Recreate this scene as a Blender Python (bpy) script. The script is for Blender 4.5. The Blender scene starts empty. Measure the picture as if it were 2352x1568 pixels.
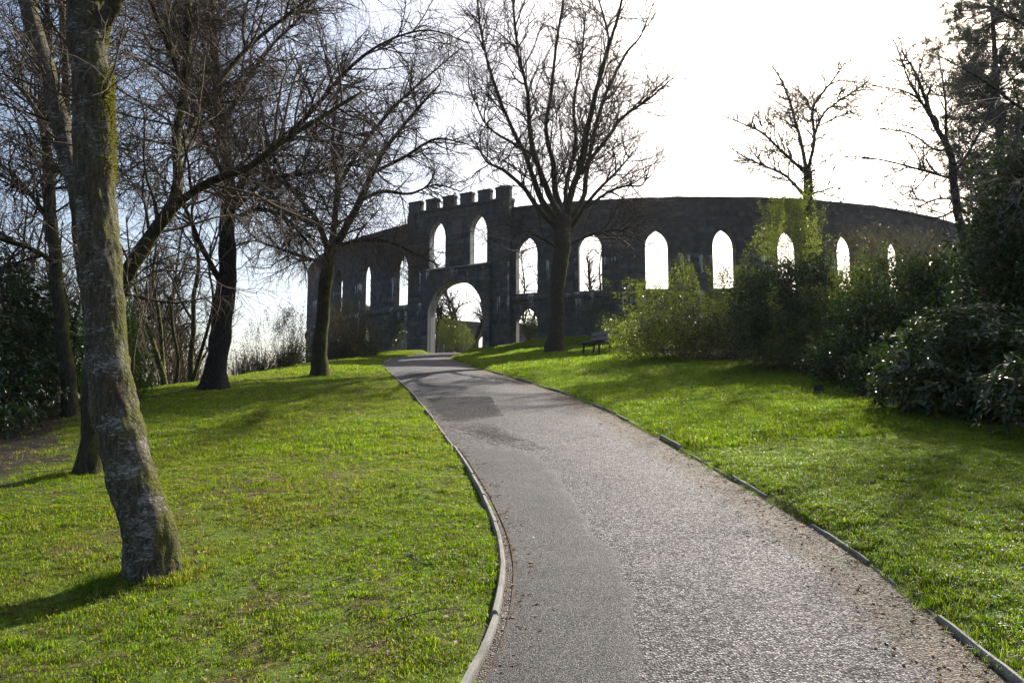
import bpy, math
import numpy as np
from mathutils import Vector

SC = bpy.context.scene
COL = SC.collection
rad = math.radians

# ------------------------------------------------------------------ camera
PITCH = rad(5.883); EYE = 1.6; FPX = 1633.0
cam_d = bpy.data.cameras.new('camera'); cam = bpy.data.objects.new('camera', cam_d); COL.objects.link(cam)
cam_d.lens = 25.0; cam_d.sensor_width = 36.0; cam_d.clip_start = 0.05; cam_d.clip_end = 6000
cam.location = (0, 0, EYE); cam.rotation_euler = (rad(90) + PITCH, 0, 0)
SC.camera = cam

# ------------------------------------------------------------------ sky, sun, exposure
SUN_AZ, SUN_EL = rad(30), rad(34)
w = bpy.data.worlds.new('World'); SC.world = w; w.use_nodes = True
wn = w.node_tree.nodes; wl = w.node_tree.links
sky = wn.new('ShaderNodeTexSky'); sky.sky_type = 'NISHITA'; sky.sun_disc = False
sky.sun_elevation = SUN_EL; sky.sun_rotation = SUN_AZ
sky.air_density = 1.0; sky.dust_density = 3.4; sky.ozone_density = 1.0; sky.altitude = 0
wl.new(sky.outputs[0], wn['Background'].inputs[0]); wn['Background'].inputs[1].default_value = 0.10
sd = bpy.data.lights.new('sun', 'SUN'); sd.energy = 5.0; sd.angle = rad(0.5); sd.color = (1.0, 0.94, 0.84)
sun = bpy.data.objects.new('sun', sd); COL.objects.link(sun)
SV = Vector((math.sin(SUN_AZ) * math.cos(SUN_EL), math.cos(SUN_AZ) * math.cos(SUN_EL), math.sin(SUN_EL)))
sun.rotation_euler = SV.to_track_quat('Z', 'Y').to_euler(); sun.location = SV * 60
SC.view_settings.view_transform = 'Standard'; SC.view_settings.look = 'None'
SC.view_settings.exposure = 1.12; SC.view_settings.gamma = 1.0
SC.render.engine = 'CYCLES'
SC.cycles.max_bounces = 6; SC.cycles.diffuse_bounces = 3; SC.cycles.glossy_bounces = 2
SC.cycles.transmission_bounces = 3; SC.cycles.caustics_reflective = False; SC.cycles.caustics_refractive = False
SC.cycles.use_denoising = True

RNG = np.random.default_rng(7)
HAZE = .00012

# ------------------------------------------------------------------ helpers
def tag(o, label=None, cat=None, group=None, kind=None):
    if label: o['label'] = label
    if cat: o['category'] = cat
    if group: o['group'] = group
    if kind: o['kind'] = kind
    return o

def link(o, parent=None):
    COL.objects.link(o)
    if parent is not None: o.parent = parent
    return o

def empty(name, loc, label, cat, group=None):
    o = bpy.data.objects.new(name, None); o.location = loc; o.empty_display_size = .2
    COL.objects.link(o); return tag(o, label, cat, group)

def new_mesh(name, V, faces, mats, smooth=False, midx=None):
    """V (n,3); faces: list of (m,k) int arrays"""
    me = bpy.data.meshes.new(name)
    V = np.asarray(V, np.float32).reshape(-1, 3)
    faces = [np.asarray(f, np.int32) for f in faces if len(f)]
    nl = sum(f.size for f in faces); nf = sum(len(f) for f in faces)
    me.vertices.add(len(V)); me.vertices.foreach_set('co', V.ravel())
    me.loops.add(nl); me.polygons.add(nf)
    me.loops.foreach_set('vertex_index', np.concatenate([f.ravel() for f in faces]))
    tot = np.concatenate([np.full(len(f), f.shape[1], np.int32) for f in faces])
    st = np.concatenate([[0], np.cumsum(tot)[:-1]]).astype(np.int32)
    me.polygons.foreach_set('loop_start', st)
    try: me.polygons.foreach_set('loop_total', tot)
    except Exception: pass
    if not isinstance(mats, (list, tuple)): mats = [mats]
    for m in mats: me.materials.append(m)
    if midx is not None: me.polygons.foreach_set('material_index', np.asarray(midx, np.int32))
    me.polygons.foreach_set('use_smooth', np.full(nf, smooth))
    me.update(calc_edges=True); me.validate()
    return me

def mesh_obj(name, V, faces, mats, parent=None, smooth=False, midx=None, origin=None):
    """vertices in world space; stored relative to the parent's location (or to origin for a top-level object)"""
    V = np.asarray(V, float).reshape(-1, 3)
    off = np.array(parent.location) if parent is not None else (np.zeros(3) if origin is None else np.array(origin, float))
    if parent is not None and parent.parent is not None: off = off + np.array(parent.parent.location)
    o = bpy.data.objects.new(name, new_mesh(name, V - off, faces, mats, smooth, midx))
    if parent is None and origin is not None: o.location = origin
    return link(o, parent)

def hashn(i, j, k, s):
    h = (i * 374761393 + j * 668265263 + k * 2147483647 + s * 1274126177) & 0xFFFFFFFF
    h = ((h ^ (h >> 13)) * 1274126177) & 0xFFFFFFFF
    return ((h ^ (h >> 16)) & 0xFFFF) / 65535.0

def vnoise(p, s=0):
    p = np.asarray(p, float); i = np.floor(p).astype(np.int64); f = p - i; f = f * f * (3 - 2 * f)
    r = 0
    for a in (0, 1):
        for b in (0, 1):
            for c in (0, 1):
                wgt = (f[..., 0] if a else 1 - f[..., 0]) * (f[..., 1] if b else 1 - f[..., 1]) * (f[..., 2] if c else 1 - f[..., 2])
                r = r + wgt * hashn(i[..., 0] + a, i[..., 1] + b, i[..., 2] + c, s)
    return r * 2 - 1

def n2(x, y, sc, s=0):
    return vnoise(np.stack([np.asarray(x, float) * sc, np.asarray(y, float) * sc, np.zeros_like(np.asarray(x, float))], -1), s)

def at(u, v, y):
    """point at depth y that lies in direction (u, v)"""
    a = (u - 1176) / FPX; b = (784 - v) / FPX; c, s = math.cos(PITCH), math.sin(PITCH)
    d = np.array([a, c - b * s, s + b * c]); t = y / d[1]
    return d * t + np.array([0, 0, EYE])

def sstep(a, b, x):
    t = np.clip((np.asarray(x, float) - a) / (b - a), 0, 1); return t * t * (3 - 2 * t)

def norm(a): return a / (np.linalg.norm(a, axis=-1, keepdims=True) + 1e-9)

def box_vf(x0, x1, y0, y1, z0, z1):
    V = np.array([[x, y, z] for z in (z0, z1) for y in (y0, y1) for x in (x0, x1)], float)
    return V, np.array([[0, 2, 3, 1], [4, 5, 7, 6], [0, 1, 5, 4], [2, 6, 7, 3], [0, 4, 6, 2], [1, 3, 7, 5]])

# ------------------------------------------------------------------ materials
def mat(name):
    m = bpy.data.materials.new(name); m.use_nodes = True
    nt = m.node_tree; b = nt.nodes['Principled BSDF']; return m, nt, b

class NB:
    """tiny node builder"""
    def __init__(s, nt): s.nt = nt; s.n = nt.nodes; s.l = nt.links
    def new(s, t, **k):
        n = s.n.new(t)
        for a, b in k.items(): setattr(n, a, b)
        return n
    def set(s, sock, v):
        if hasattr(v, 'is_linked') or isinstance(v, bpy.types.NodeSocket): s.l.new(v, sock)
        elif isinstance(v, (tuple, list)) and len(v) == 3 and sock.type == 'RGBA': sock.default_value = (*v, 1)
        else: sock.default_value = v
    def pos(s): return s.new('ShaderNodeNewGeometry').outputs['Position']
    def obj(s): return s.new('ShaderNodeTexCoord').outputs['Object']
    def mapping(s, vec, scale):
        m = s.new('ShaderNodeMapping'); s.l.new(vec, m.inputs[0]); m.inputs['Scale'].default_value = scale; return m.outputs[0]
    def noise(s, vec, scale, detail=4, rough=.55):
        n = s.new('ShaderNodeTexNoise'); s.l.new(vec, n.inputs['Vector']); n.inputs['Scale'].default_value = scale
        n.inputs['Detail'].default_value = detail; n.inputs['Roughness'].default_value = rough; return n.outputs['Fac']
    def voro(s, vec, scale, out='Distance', feature='F1'):
        n = s.new('ShaderNodeTexVoronoi', feature=feature); s.l.new(vec, n.inputs['Vector']); n.inputs['Scale'].default_value = scale; return n.outputs[out]
    def ramp(s, fac, stops):
        r = s.new('ShaderNodeValToRGB'); s.l.new(fac, r.inputs[0]); e = r.color_ramp.elements
        while len(e) < len(stops): e.new(.5)
        for q, (p, c) in zip(e, stops):
            q.position = p; q.color = (*c, 1) if isinstance(c, (tuple, list)) else (c, c, c, 1)
        return r.outputs[0]
    def mix(s, f, a, b, blend='MIX'):
        m = s.new('ShaderNodeMix', data_type='RGBA', blend_type=blend)
        s.set(m.inputs[0], f); s.set(m.inputs[6], a); s.set(m.inputs[7], b); return m.outputs[2]
    def math(s, op, a, b=0.0):
        m = s.new('ShaderNodeMath', operation=op); s.set(m.inputs[0], a); s.set(m.inputs[1], b); return m.outputs[0]
    def mapr(s, v, a, b, c=0., d=1.):
        m = s.new('ShaderNodeMapRange'); s.l.new(v, m.inputs[0])
        for i, x in enumerate((a, b, c, d)): m.inputs[i + 1].default_value = x
        return m.outputs[0]
    def sep(s, v):
        n = s.new('ShaderNodeSeparateXYZ'); s.l.new(v, n.inputs[0]); return n.outputs
    def bump(s, h, strength, dist, nrm=None):
        b = s.new('ShaderNodeBump'); s.l.new(h, b.inputs['Height']); b.inputs['Strength'].default_value = strength; b.inputs['Distance'].default_value = dist
        if nrm is not None: s.l.new(nrm, b.inputs['Normal'])
        return b.outputs[0]
    def hsv(s, col, h=.5, sat=1., v=1.):
        n = s.new('ShaderNodeHueSaturation'); s.set(n.inputs['Color'], col); s.set(n.inputs['Hue'], h); s.set(n.inputs['Saturation'], sat); s.set(n.inputs['Value'], v); return n.outputs[0]

def leaf_mat(name, c_lo, c_hi, trans, tmix=.45, rough=.32, spec=.5, dead=None, dead_f=.04):
    m, nt, b = mat(name); k = NB(nt)
    g = k.new('ShaderNodeNewGeometry'); r = g.outputs['Random Per Island']; oi = k.new('ShaderNodeObjectInfo').outputs['Random']
    rr = k.math('FRACT', k.math('ADD', r, k.math('MULTIPLY', oi, 7.31)))
    col = k.ramp(rr, [(0, c_lo), (.6, tuple((x + y) / 2 for x, y in zip(c_lo, c_hi))), (1, c_hi)])
    if dead:
        col = k.mix(k.math('LESS_THAN', k.math('FRACT', k.math('MULTIPLY', rr, 37.7)), dead_f), col, dead)
    k.set(b.inputs['Base Color'], col); b.inputs['Roughness'].default_value = rough; b.inputs['Specular IOR Level'].default_value = spec
    t = k.new('ShaderNodeBsdfTranslucent'); k.set(t.inputs[0], k.hsv(k.mix(.75, col, trans), .5, 1., k.mapr(rr, 0, 1, .75, 1.2)))
    ms = k.new('ShaderNodeMixShader'); ms.inputs[0].default_value = tmix
    k.l.new(b.outputs[0], ms.inputs[1]); k.l.new(t.outputs[0], ms.inputs[2])
    k.l.new(ms.outputs[0], nt.nodes['Material Output'].inputs[0]); return m

def make_ground():
    m, nt, b = mat('turf_soil'); k = NB(nt); p = k.pos()
    big = k.noise(p, .35, 3); mid = k.noise(p, 2.2, 5); fine = k.noise(p, 26, 6, .65)
    green = k.ramp(fine, [(.25, (.045, .072, .008)), (.5, (.095, .140, .014)), (.75, (.15, .18, .024))])
    brown = k.ramp(fine, [(.25, (.035, .024, .012)), (.55, (.10, .066, .032)), (.8, (.19, .13, .07))])
    f = k.math('ADD', k.math('MULTIPLY', mid, .75), k.math('MULTIPLY', big, .5))
    col = k.mix(k.mapr(f, .60, .74), green, brown)
    at_ = k.new('ShaderNodeAttribute', attribute_name='soil')
    col = k.mix(at_.outputs['Fac'], col, k.ramp(k.noise(p, 18, 6, .7), [(.3, (.012, .009, .006)), (.55, (.038, .027, .018)), (.8, (.085, .06, .038))]))
    k.set(b.inputs['Base Color'], col); b.inputs['Roughness'].default_value = .95; b.inputs['Specular IOR Level'].default_value = .15
    k.set(b.inputs['Normal'], k.bump(k.math('ADD', fine, k.math('MULTIPLY', mid, .6)), .9, .05)); return m

def make_asphalt(name, chip, lo, hi, bumpd, dull=False):
    m, nt, b = mat(name); k = NB(nt); p = k.pos()
    cellc = k.sep(k.voro(p, chip, 'Color'))[0]; cd = k.voro(p, chip, 'Distance')
    big = k.noise(p, .9, 4); mid = k.noise(p, 6, 5)
    stone = k.ramp(cellc, [(0, lo), (.45, tuple((a * .6 + c * .4) for a, c in zip(lo, hi))), (.8, hi), (1, tuple(min(1, c * 1.5) for c in hi))])
    gap = k.mapr(cd, .35, .75)
    col = k.mix(gap, stone, (.018, .017, .017))
    col = k.hsv(col, .5, 1., k.mapr(k.math('ADD', k.math('MULTIPLY', big, .6), k.math('MULTIPLY', mid, .4)), .3, .7, .72, 1.18))
    e = k.new('ShaderNodeAttribute', attribute_name='edge').outputs['Fac']
    dirt = k.mapr(k.math('ADD', e, k.math('MULTIPLY', k.noise(p, 7, 6, .7), 1.0)), .92, 1.22)
    col = k.mix(dirt, col, k.ramp(k.noise(p, 45, 5, .7), [(.3, (.022, .015, .010)), (.55, (.075, .048, .030)), (.75, (.17, .12, .08))]))
    moss = k.mapr(k.math('ADD', k.math('MULTIPLY', e, .35), k.noise(p, 3.1, 5, .65)), .80, .95)
    col = k.mix(k.math('MULTIPLY', moss, .5), col, (.035, .045, .012))
    if dull:
        rim = k.new('ShaderNodeAttribute', attribute_name='rim').outputs['Fac']
        brk = k.mapr(k.math('ADD', rim, k.math('ADD', k.math('MULTIPLY', k.noise(p, 5, 6, .75), 1.1), k.math('MULTIPLY', k.noise(p, 30, 3, .7), .5))), 1.32, 1.55)
        col = k.mix(brk, col, k.ramp(cellc, [(0, (.034, .031, .031)), (.5, (.095, .088, .086)), (1, (.21, .195, .19))]))
    k.set(b.inputs['Base Color'], col); b.inputs['Specular IOR Level'].default_value = .12 if dull else .3
    k.set(b.inputs['Roughness'], k.mapr(cellc, 0, 1, .95, .62))
    h = k.math('ADD', k.math('MULTIPLY', cd, -1.0), k.math('MULTIPLY', cellc, .5))
    k.set(b.inputs['Normal'], k.bump(h, .9, bumpd, k.bump(k.noise(p, 220, 2), .25, .002))); return m

def make_concrete():
    m, nt, b = mat('edging_concrete'); k = NB(nt); p = k.pos()
    s = k.noise(p, 160, 3, .7); g = k.noise(p, 5, 5)
    col = k.ramp(s, [(.3, (.10, .095, .085)), (.55, (.24, .225, .20)), (.75, (.42, .40, .36))])
    col = k.mix(k.mapr(g, .5, .72), col, (.075, .08, .035))
    oi = k.new('ShaderNodeObjectInfo').outputs['Random']
    col = k.hsv(col, .5, 1., k.mapr(oi, 0, 1, .75, 1.1))
    k.set(b.inputs['Base Color'], col); b.inputs['Roughness'].default_value = .85
    k.set(b.inputs['Normal'], k.bump(s, .6, .006)); return m

def make_stone(name, tint=(1, 1, 1), lime=0.0, sunlit_lime=False):
    m, nt, b = mat(name); k = NB(nt); p = k.pos()
    g = k.new('ShaderNodeNewGeometry').outputs['Random Per Island']; oi = k.new('ShaderNodeObjectInfo').outputs['Random']
    r = k.math('FRACT', k.math('ADD', g, k.math('MULTIPLY', oi, 5.7)))
    base = k.ramp(r, [(0, (.055, .056, .064)), (.35, (.078, .077, .083)), (.6, (.095, .090, .090)), (.85, (.082, .071, .069)), (1, (.125, .118, .115))])
    n1 = k.noise(p, 3.5, 6, .65); n3 = k.noise(p, 24, 5, .7)
    base = k.hsv(base, .5, 1., k.mapr(n1, .3, .7, .6, 1.35))
    base = k.mix(k.mapr(n3, .45, .7, 0, .5), base, (.035, .036, .030))
    lich = k.mapr(k.noise(k.mapping(p, (1, 1, .5)), 1.3, 5, .6), .55, .72, 0, .55)
    base = k.mix(lich, base, (.105, .105, .065))
    if lime > 0:
        st = k.noise(k.mapping(p, (2.6, 2.6, .10)), 1.0, 6, .7); z = k.sep(p)[2]
        if sunlit_lime:
            f = k.mapr(st, .36, .6, 0, .9)  # pale streaks all over: lime plus sunlight put into the colour
        else:
            patch = k.noise(p, .45, 2)
            a1 = k.math('MULTIPLY', k.mapr(z, 6.8, 9.0), k.mapr(z, 9.15, 9.0))
            a2 = k.math('MULTIPLY', k.mapr(z, 8.5, 11.0), k.mapr(z, 11.3, 11.1))
            f = k.math('MULTIPLY', k.mapr(k.math('ADD', st, k.math('MULTIPLY', k.math('MAXIMUM', a1, a2), .14)), .66, .71), k.mapr(patch, .5, .58))
            f = k.math('MULTIPLY', f, k.math('MULTIPLY', k.math('MAXIMUM', a1, a2), lime * 1.6))
            f = k.math('MINIMUM', f, .9)
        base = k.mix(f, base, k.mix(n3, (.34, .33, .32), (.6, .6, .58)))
    base = k.mix(1., base, tuple(t * 1.15 for t in tint), 'MULTIPLY')
    k.set(b.inputs['Base Color'], base); b.inputs['Roughness'].default_value = .9; b.inputs['Specular IOR Level'].default_value = .25
    k.set(b.inputs['Normal'], k.bump(k.math('ADD', n3, n1), .8, .04)); return m

def make_bark(name, dark, light, white=0.0, moss=(.085, .095, .012), moss_amt=.5, side=(.9, -.1, .35), moss_z=None):
    m, nt, b = mat(name); k = NB(nt); p = k.pos()
    st = k.mapping(p, (1, 1, .22)); r = k.noise(st, 38, 6, .7); q = k.noise(p, 5, 5, .6)
    col = k.ramp(r, [(.33, dark), (.6, light), (.72, tuple(min(1, c * 2.2) for c in light))])
    fleck = k.mapr(k.noise(p, 48, 4, .8), .60, .66, 0, .55); col = k.mix(fleck, col, tuple(min(1, .03 + c * 3.) for c in light))
    if white > 0:
        hz = k.noise(k.mapping(p, (.9, .9, 1.5)), 3.1, 7, .75); fl = k.noise(k.mapping(p, (1, 1, 2.)), 30, 5, .75)
        wf = k.math('MULTIPLY', k.mapr(k.math('ADD', k.math('MULTIPLY', hz, .6), k.math('MULTIPLY', fl, .5)), .572, .62), white)
        wcol = k.ramp(k.noise(k.mapping(p, (1, 1, 3)), 18, 6, .75), [(.34, (.045, .038, .032)), (.5, (.20, .185, .17)), (.7, (.42, .40, .38))])
        col = k.mix(wf, col, wcol)
        oc = k.mapr(k.noise(p, 2.6, 4, .6), .56, .7, 0, .65); col = k.mix(oc, col, k.ramp(r, [(.3, (.035, .018, .006)), (.7, (.12, .065, .018))]))
    nrm = k.new('ShaderNodeNewGeometry').outputs['Normal']
    d = k.new('ShaderNodeVectorMath', operation='DOT_PRODUCT'); k.l.new(nrm, d.inputs[0]); d.inputs[1].default_value = side
    mf = k.mapr(k.math('ADD', k.math('MULTIPLY', d.outputs['Value'], .42), k.noise(p, 4.2, 6, .7)), .93 - moss_amt * .5, 1.12 - moss_amt * .5)
    mcol = k.ramp(k.noise(p, 70, 4, .7), [(.3, tuple(c * .35 for c in moss)), (.55, moss), (.8, tuple(c * 2.0 for c in moss))])
    col = k.mix(mf, col, mcol)
    k.set(b.inputs['Base Color'], col); b.inputs['Roughness'].default_value = .92; b.inputs['Specular IOR Level'].default_value = .2
    h = k.math('ADD', r, k.math('ADD', k.math('MULTIPLY', q, .7), k.math('MULTIPLY', k.math('MULTIPLY', mf, k.noise(p, 55, 4)), 1.2)))
    k.set(b.inputs['Normal'], k.bump(h, 1., .025)); return m

def make_twig(name, a, c, rough=.55):
    m, nt, b = mat(name); k = NB(nt)
    r = k.new('ShaderNodeNewGeometry').outputs['Random Per Island']
    k.set(b.inputs['Base Color'], k.mix(r, a, c)); b.inputs['Roughness'].default_value = .85; b.inputs['Specular IOR Level'].default_value = .15
    return m

def plain(name, c, rough=.7, metal=0., nscale=20, var=.35):
    m, nt, b = mat(name); k = NB(nt); p = k.pos()
    k.set(b.inputs['Base Color'], k.hsv(c, .5, 1., k.mapr(k.noise(p, nscale, 5, .65), .3, .7, 1 - var, 1 + var)))
    b.inputs['Roughness'].default_value = rough; b.inputs['Metallic'].default_value = metal; return m

def make_plank():
    m, nt, b = mat('weathered_plank'); k = NB(nt); o = k.obj()
    g = k.noise(k.mapping(o, (1, 8, 8)), 9, 6, .7)
    k.set(b.inputs['Base Color'], k.ramp(g, [(.3, (.07, .065, .055)), (.55, (.17, .16, .14)), (.8, (.28, .265, .24))]))
    b.inputs['Roughness'].default_value = .75; k.set(b.inputs['Normal'], k.bump(g, .5, .006)); return m

M = {}
M['ground'] = make_ground()
M['asphalt'] = make_asphalt('path_chippings', 82, (.034, .031, .031), (.19, .174, .172), .012)
M['asphalt_fine'] = make_asphalt('path_fine_tarmac', 150, (.046, .044, .043), (.118, .110, .107), .006)
M['asphalt_dark'] = make_asphalt('path_dark_patch', 70, (.010, .010, .010), (.042, .040, .039), .02, dull=True)
M['asphalt_worn'] = make_asphalt('path_worn_patch', 48, (.012, .011, .011), (.085, .078, .075), .03, dull=True)
M['concrete'] = make_concrete()
M['stone'] = make_stone('granite', lime=.9)
M['stone_core'] = make_stone('granite_joint', (.8, .8, .78), lime=.6)
M['stone_lime_sunlit'] = make_stone('limed_sunlit_reveal', lime=1., sunlit_lime=True)  # lime streaks, paler so the gateway reveals look sunlit
M['plaque'] = plain('red_granite', (.095, .062, .062), .6)
M['birch'] = make_bark('birch_bark', (.022, .018, .012), (.095, .078, .055), white=.95, moss=(.095, .095, .013), moss_amt=.54, side=(.75, .1, .0))
M['bark'] = make_bark('mossy_bark', (.012, .010, .007), (.055, .046, .034), moss=(.09, .095, .014), moss_amt=.58, side=(.6, .2, .5))
M['bark_moss'] = make_bark('very_mossy_bark', (.014, .012, .008), (.055, .046, .030), moss=(.105, .105, .016), moss_amt=.78, side=(.6, .2, .3))
M['bark_dark'] = make_bark('dark_bark', (.008, .007, .006), (.040, .034, .028), moss=(.06, .06, .01), moss_amt=.28, side=(.6, .3, .4))
M['bark_ivy'] = make_bark('grey_bark', (.020, .019, .017), (.085, .078, .070), moss=(.07, .075, .02), moss_amt=.3)
M['twig_b'] = make_twig('brown_twigs', (.046, .036, .026), (.16, .122, .090), .45)
M['twig_d'] = make_twig('dark_twigs', (.022, .017, .012), (.070, .052, .038), .55)
M['twig_g'] = make_twig('grey_twigs', (.040, .036, .032), (.12, .105, .09), .5)
M['stem'] = make_twig('dry_stems', (.035, .024, .015), (.15, .105, .06), .7)
M['leaf_laurel'] = leaf_mat('laurel_leaf', (.008, .022, .006), (.022, .046, .011), (.07, .12, .012), .26, .27, .6)
M['leaf_rhodo'] = leaf_mat('rhododendron_leaf', (.012, .030, .010), (.032, .060, .017), (.09, .15, .018), .26, .30, .6)
M['leaf_bright'] = leaf_mat('spring_leaf', (.045, .080, .012), (.105, .145, .02), (.33, .40, .03), .55, .35, .5)
M['leaf_mid'] = leaf_mat('shrub_leaf', (.026, .048, .010), (.065, .092, .016), (.20, .25, .02), .48, .3, .6, dead=(.10, .06, .03), dead_f=.10)
M['leaf_green'] = leaf_mat('green_laurel_leaf', (.020, .050, .008), (.045, .090, .014), (.16, .30, .02), .5, .3, .55)
M['leaf_dark'] = leaf_mat('dark_shrub_leaf', (.010, .019, .006), (.026, .040, .010), (.08, .11, .013), .32, .3, .6, dead=(.08, .05, .03), dead_f=.12)
M['leaf_brown'] = leaf_mat('dry_hedge_leaf', (.030, .030, .012), (.062, .056, .022), (.13, .12, .025), .42, .4, .5, dead=(.09, .05, .03), dead_f=.25)
M['leaf_ivy'] = leaf_mat('ivy_leaf', (.007, .017, .006), (.019, .037, .011), (.06, .10, .012), .24, .3, .55)
M['needle'] = leaf_mat('pine_needle', (.022, .036, .022), (.050, .068, .040), (.12, .16, .07), .4, .45, .4)
M['grass'] = None
M['wood'] = make_plank()
M['metal_dark'] = plain('dark_iron', (.022, .022, .023), .5, .3)
M['metal_grey'] = plain('galvanised', (.35, .36, .37), .4, .8)
M['glass'] = plain('lamp_glass', (.18, .20, .22), .1)

def make_grass():
    m, nt, b = mat('grass_blade'); k = NB(nt)
    oi = k.new('ShaderNodeObjectInfo'); r = oi.outputs['Random']; g = k.new('ShaderNodeNewGeometry').outputs['Random Per Island']
    loc = oi.outputs['Location']
    big = k.noise(loc, .45, 3); mid = k.noise(loc, 2.4, 4)
    rr = k.math('FRACT', k.math('ADD', r, g))
    c1 = k.ramp(rr, [(0, (.040, .080, .006)), (.5, (.075, .125, .009)), (.85, (.115, .155, .014)), (1, (.17, .15, .05))])
    c2 = k.ramp(rr, [(0, (.055, .090, .009)), (.5, (.095, .125, .014)), (.8, (.13, .13, .028)), (1, (.19, .14, .06))])
    x = k.sep(loc)[0]
    side = k.mapr(x, -.5, 1.5, .115, -.08)
    f = k.mapr(k.math('ADD', k.math('ADD', k.math('MULTIPLY', big, .5), k.math('MULTIPLY', mid, .5)), side), .56, .72)
    col = k.mix(f, c1, c2)
    col = k.hsv(col, .5, 1.05, k.mapr(k.math('ADD', k.math('MULTIPLY', k.noise(loc, 9, 3, .7), .7), k.math('MULTIPLY', r, .3)), .3, .7, .40, 1.3))
    k.set(b.inputs['Base Color'], col); b.inputs['Roughness'].default_value = .42; b.inputs['Specular IOR Level'].default_value = .35
    t = k.new('ShaderNodeBsdfTranslucent'); k.set(t.inputs[0], k.hsv(col, .495, 1.05, 3.0))
    ms = k.new('ShaderNodeMixShader'); ms.inputs[0].default_value = .55
    k.l.new(b.outputs[0], ms.inputs[1]); k.l.new(t.outputs[0], ms.inputs[2]); k.l.new(ms.outputs[0], nt.nodes['Material Output'].inputs[0]); return m
M['grass'] = make_grass()
M['litter'] = leaf_mat('dead_leaf', (.09, .055, .030), (.28, .20, .13), (.35, .22, .12), .45, .6, .3)

# ------------------------------------------------------------------ terrain
RC = np.array([74.88 * math.sin(rad(9.083)), 74.88 * math.cos(rad(9.083))]); RR = 32.0
LE = np.array([(-30, -4.), (-3, -1.9), (0, -1.1), (2, -.52), (3.32, -.18), (3.9, -.07), (4.86, -.03), (5.66, -.09), (6.97, -.28), (8.8, -.62), (11.96, -1.28), (16.97, -2.34),
               (22.91, -3.8), (29.36, -5.35), (33.5, -5.95), (36.85, -6.05), (40, -5.7), (42.94, -5.3), (47, -5.3), (60, -5.3)])
RE = np.array([(-30, -.5), (-3, 1.6), (0, 2.0), (3.32, 2.25), (5.13, 2.40), (7.35, 2.32), (9.42, 2.19), (13.49, 1.84), (16.97, 1.29), (22.32, .05), (29.36, -1.73), (36.85, -3.2), (41, -2.9), (45, -1.9), (47, -1.7), (60, -1.7)])
def smooth_curve(E):
    yy = np.arange(-30, 60, .1); xx = np.interp(yy, E[:, 0], E[:, 1]); kk = np.hanning(15); kk /= kk.sum()
    xs = np.convolve(np.pad(xx, 7, mode='edge'), kk, 'valid'); return yy, xs
_LY, _LX = smooth_curve(LE); _RY, _RX = smooth_curve(RE)
def xL(y): return np.interp(y, _LY, _LX)
def xR(y): return np.interp(y, _RY, _RX)
def base(y):
    y = np.maximum(np.asarray(y, float), -40)
    return np.where(y < 43, .123 * y, .123 * 43 + .36 * (1 - np.exp(-(y - 43) / 2.6)))
def terrain(x, y, bump=True):
    x = np.asarray(x, float); y = np.asarray(y, float)
    h = base(y); dl = xL(y) - x; dr = x - xR(y)
    # lawn on the left rolls away, then drops
    d = np.maximum(dl, 0); e = np.maximum(np.interp(y, [5, 12, 19, 26, 34], [-6.3, -7.6, -8.4, -7.2, -7.0]) - x, 0)
    left = .02 * sstep(0, .3, d) - .045 * d * np.exp(-np.maximum(y, 0) / 9.) - np.where(e < 6, .030 * e * e, 1.08 + .36 * (e - 6))
    left = np.maximum(left, -16 - h)
    d2 = np.maximum(dr, 0)
    right = .05 * sstep(0, .25, d2) + .62 * (1 - np.exp(-d2 / 7.5)) + .02 * np.minimum(d2, 30)
    ins = np.minimum(-dl, -dr)
    h = h + np.where(dl > 0, left, np.where(dr > 0, right, -.06 * sstep(0, .12, ins)))
    rr = np.hypot(x - RC[0], y - RC[1])
    plate = 5.62 + .55 * sstep(-1.6, 3., x) * sstep(-1, 1, rr - RR + 1)
    onp = (dl < .3) & (dr < .3) & (y < 46)
    h = np.where(onp, h, h + (plate - h) * sstep(RR + 6, RR + .6, rr))
    far = np.maximum(np.abs(x) - 60, 0) + np.maximum(y - 120, 0) + np.maximum(-20 - y, 0)
    h = h - np.minimum(far * .12, 16)
    if bump:
        msk = np.where((dl > .05) | (dr > .05), 1., 0.)
        h = h + msk * (.035 * n2(x, y, .7, 1) + .018 * n2(x, y, 2.3, 2) + .008 * n2(x, y, 7., 3))
    return h
def T(x, y): return float(terrain(np.array([x]), np.array([y]), False)[0])
def hit(u, v):
    """walk along a sight line until it meets the ground"""
    a = (u - 1176) / FPX; b = (784 - v) / FPX; c, s = math.cos(PITCH), math.sin(PITCH)
    d = np.array([a, c - b * s, s + b * c]); t = np.arange(2.5, 75, .02); q = d[None] * t[:, None]; z = q[:, 2] + EYE
    g = terrain(q[:, 0], q[:, 1], False); i = np.argmax(z < g) if (z < g).any() else np.argmin(z - g + (q[:, 1] < 6) * 9)
    return q[i, 0], q[i, 1], g[i]

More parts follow.
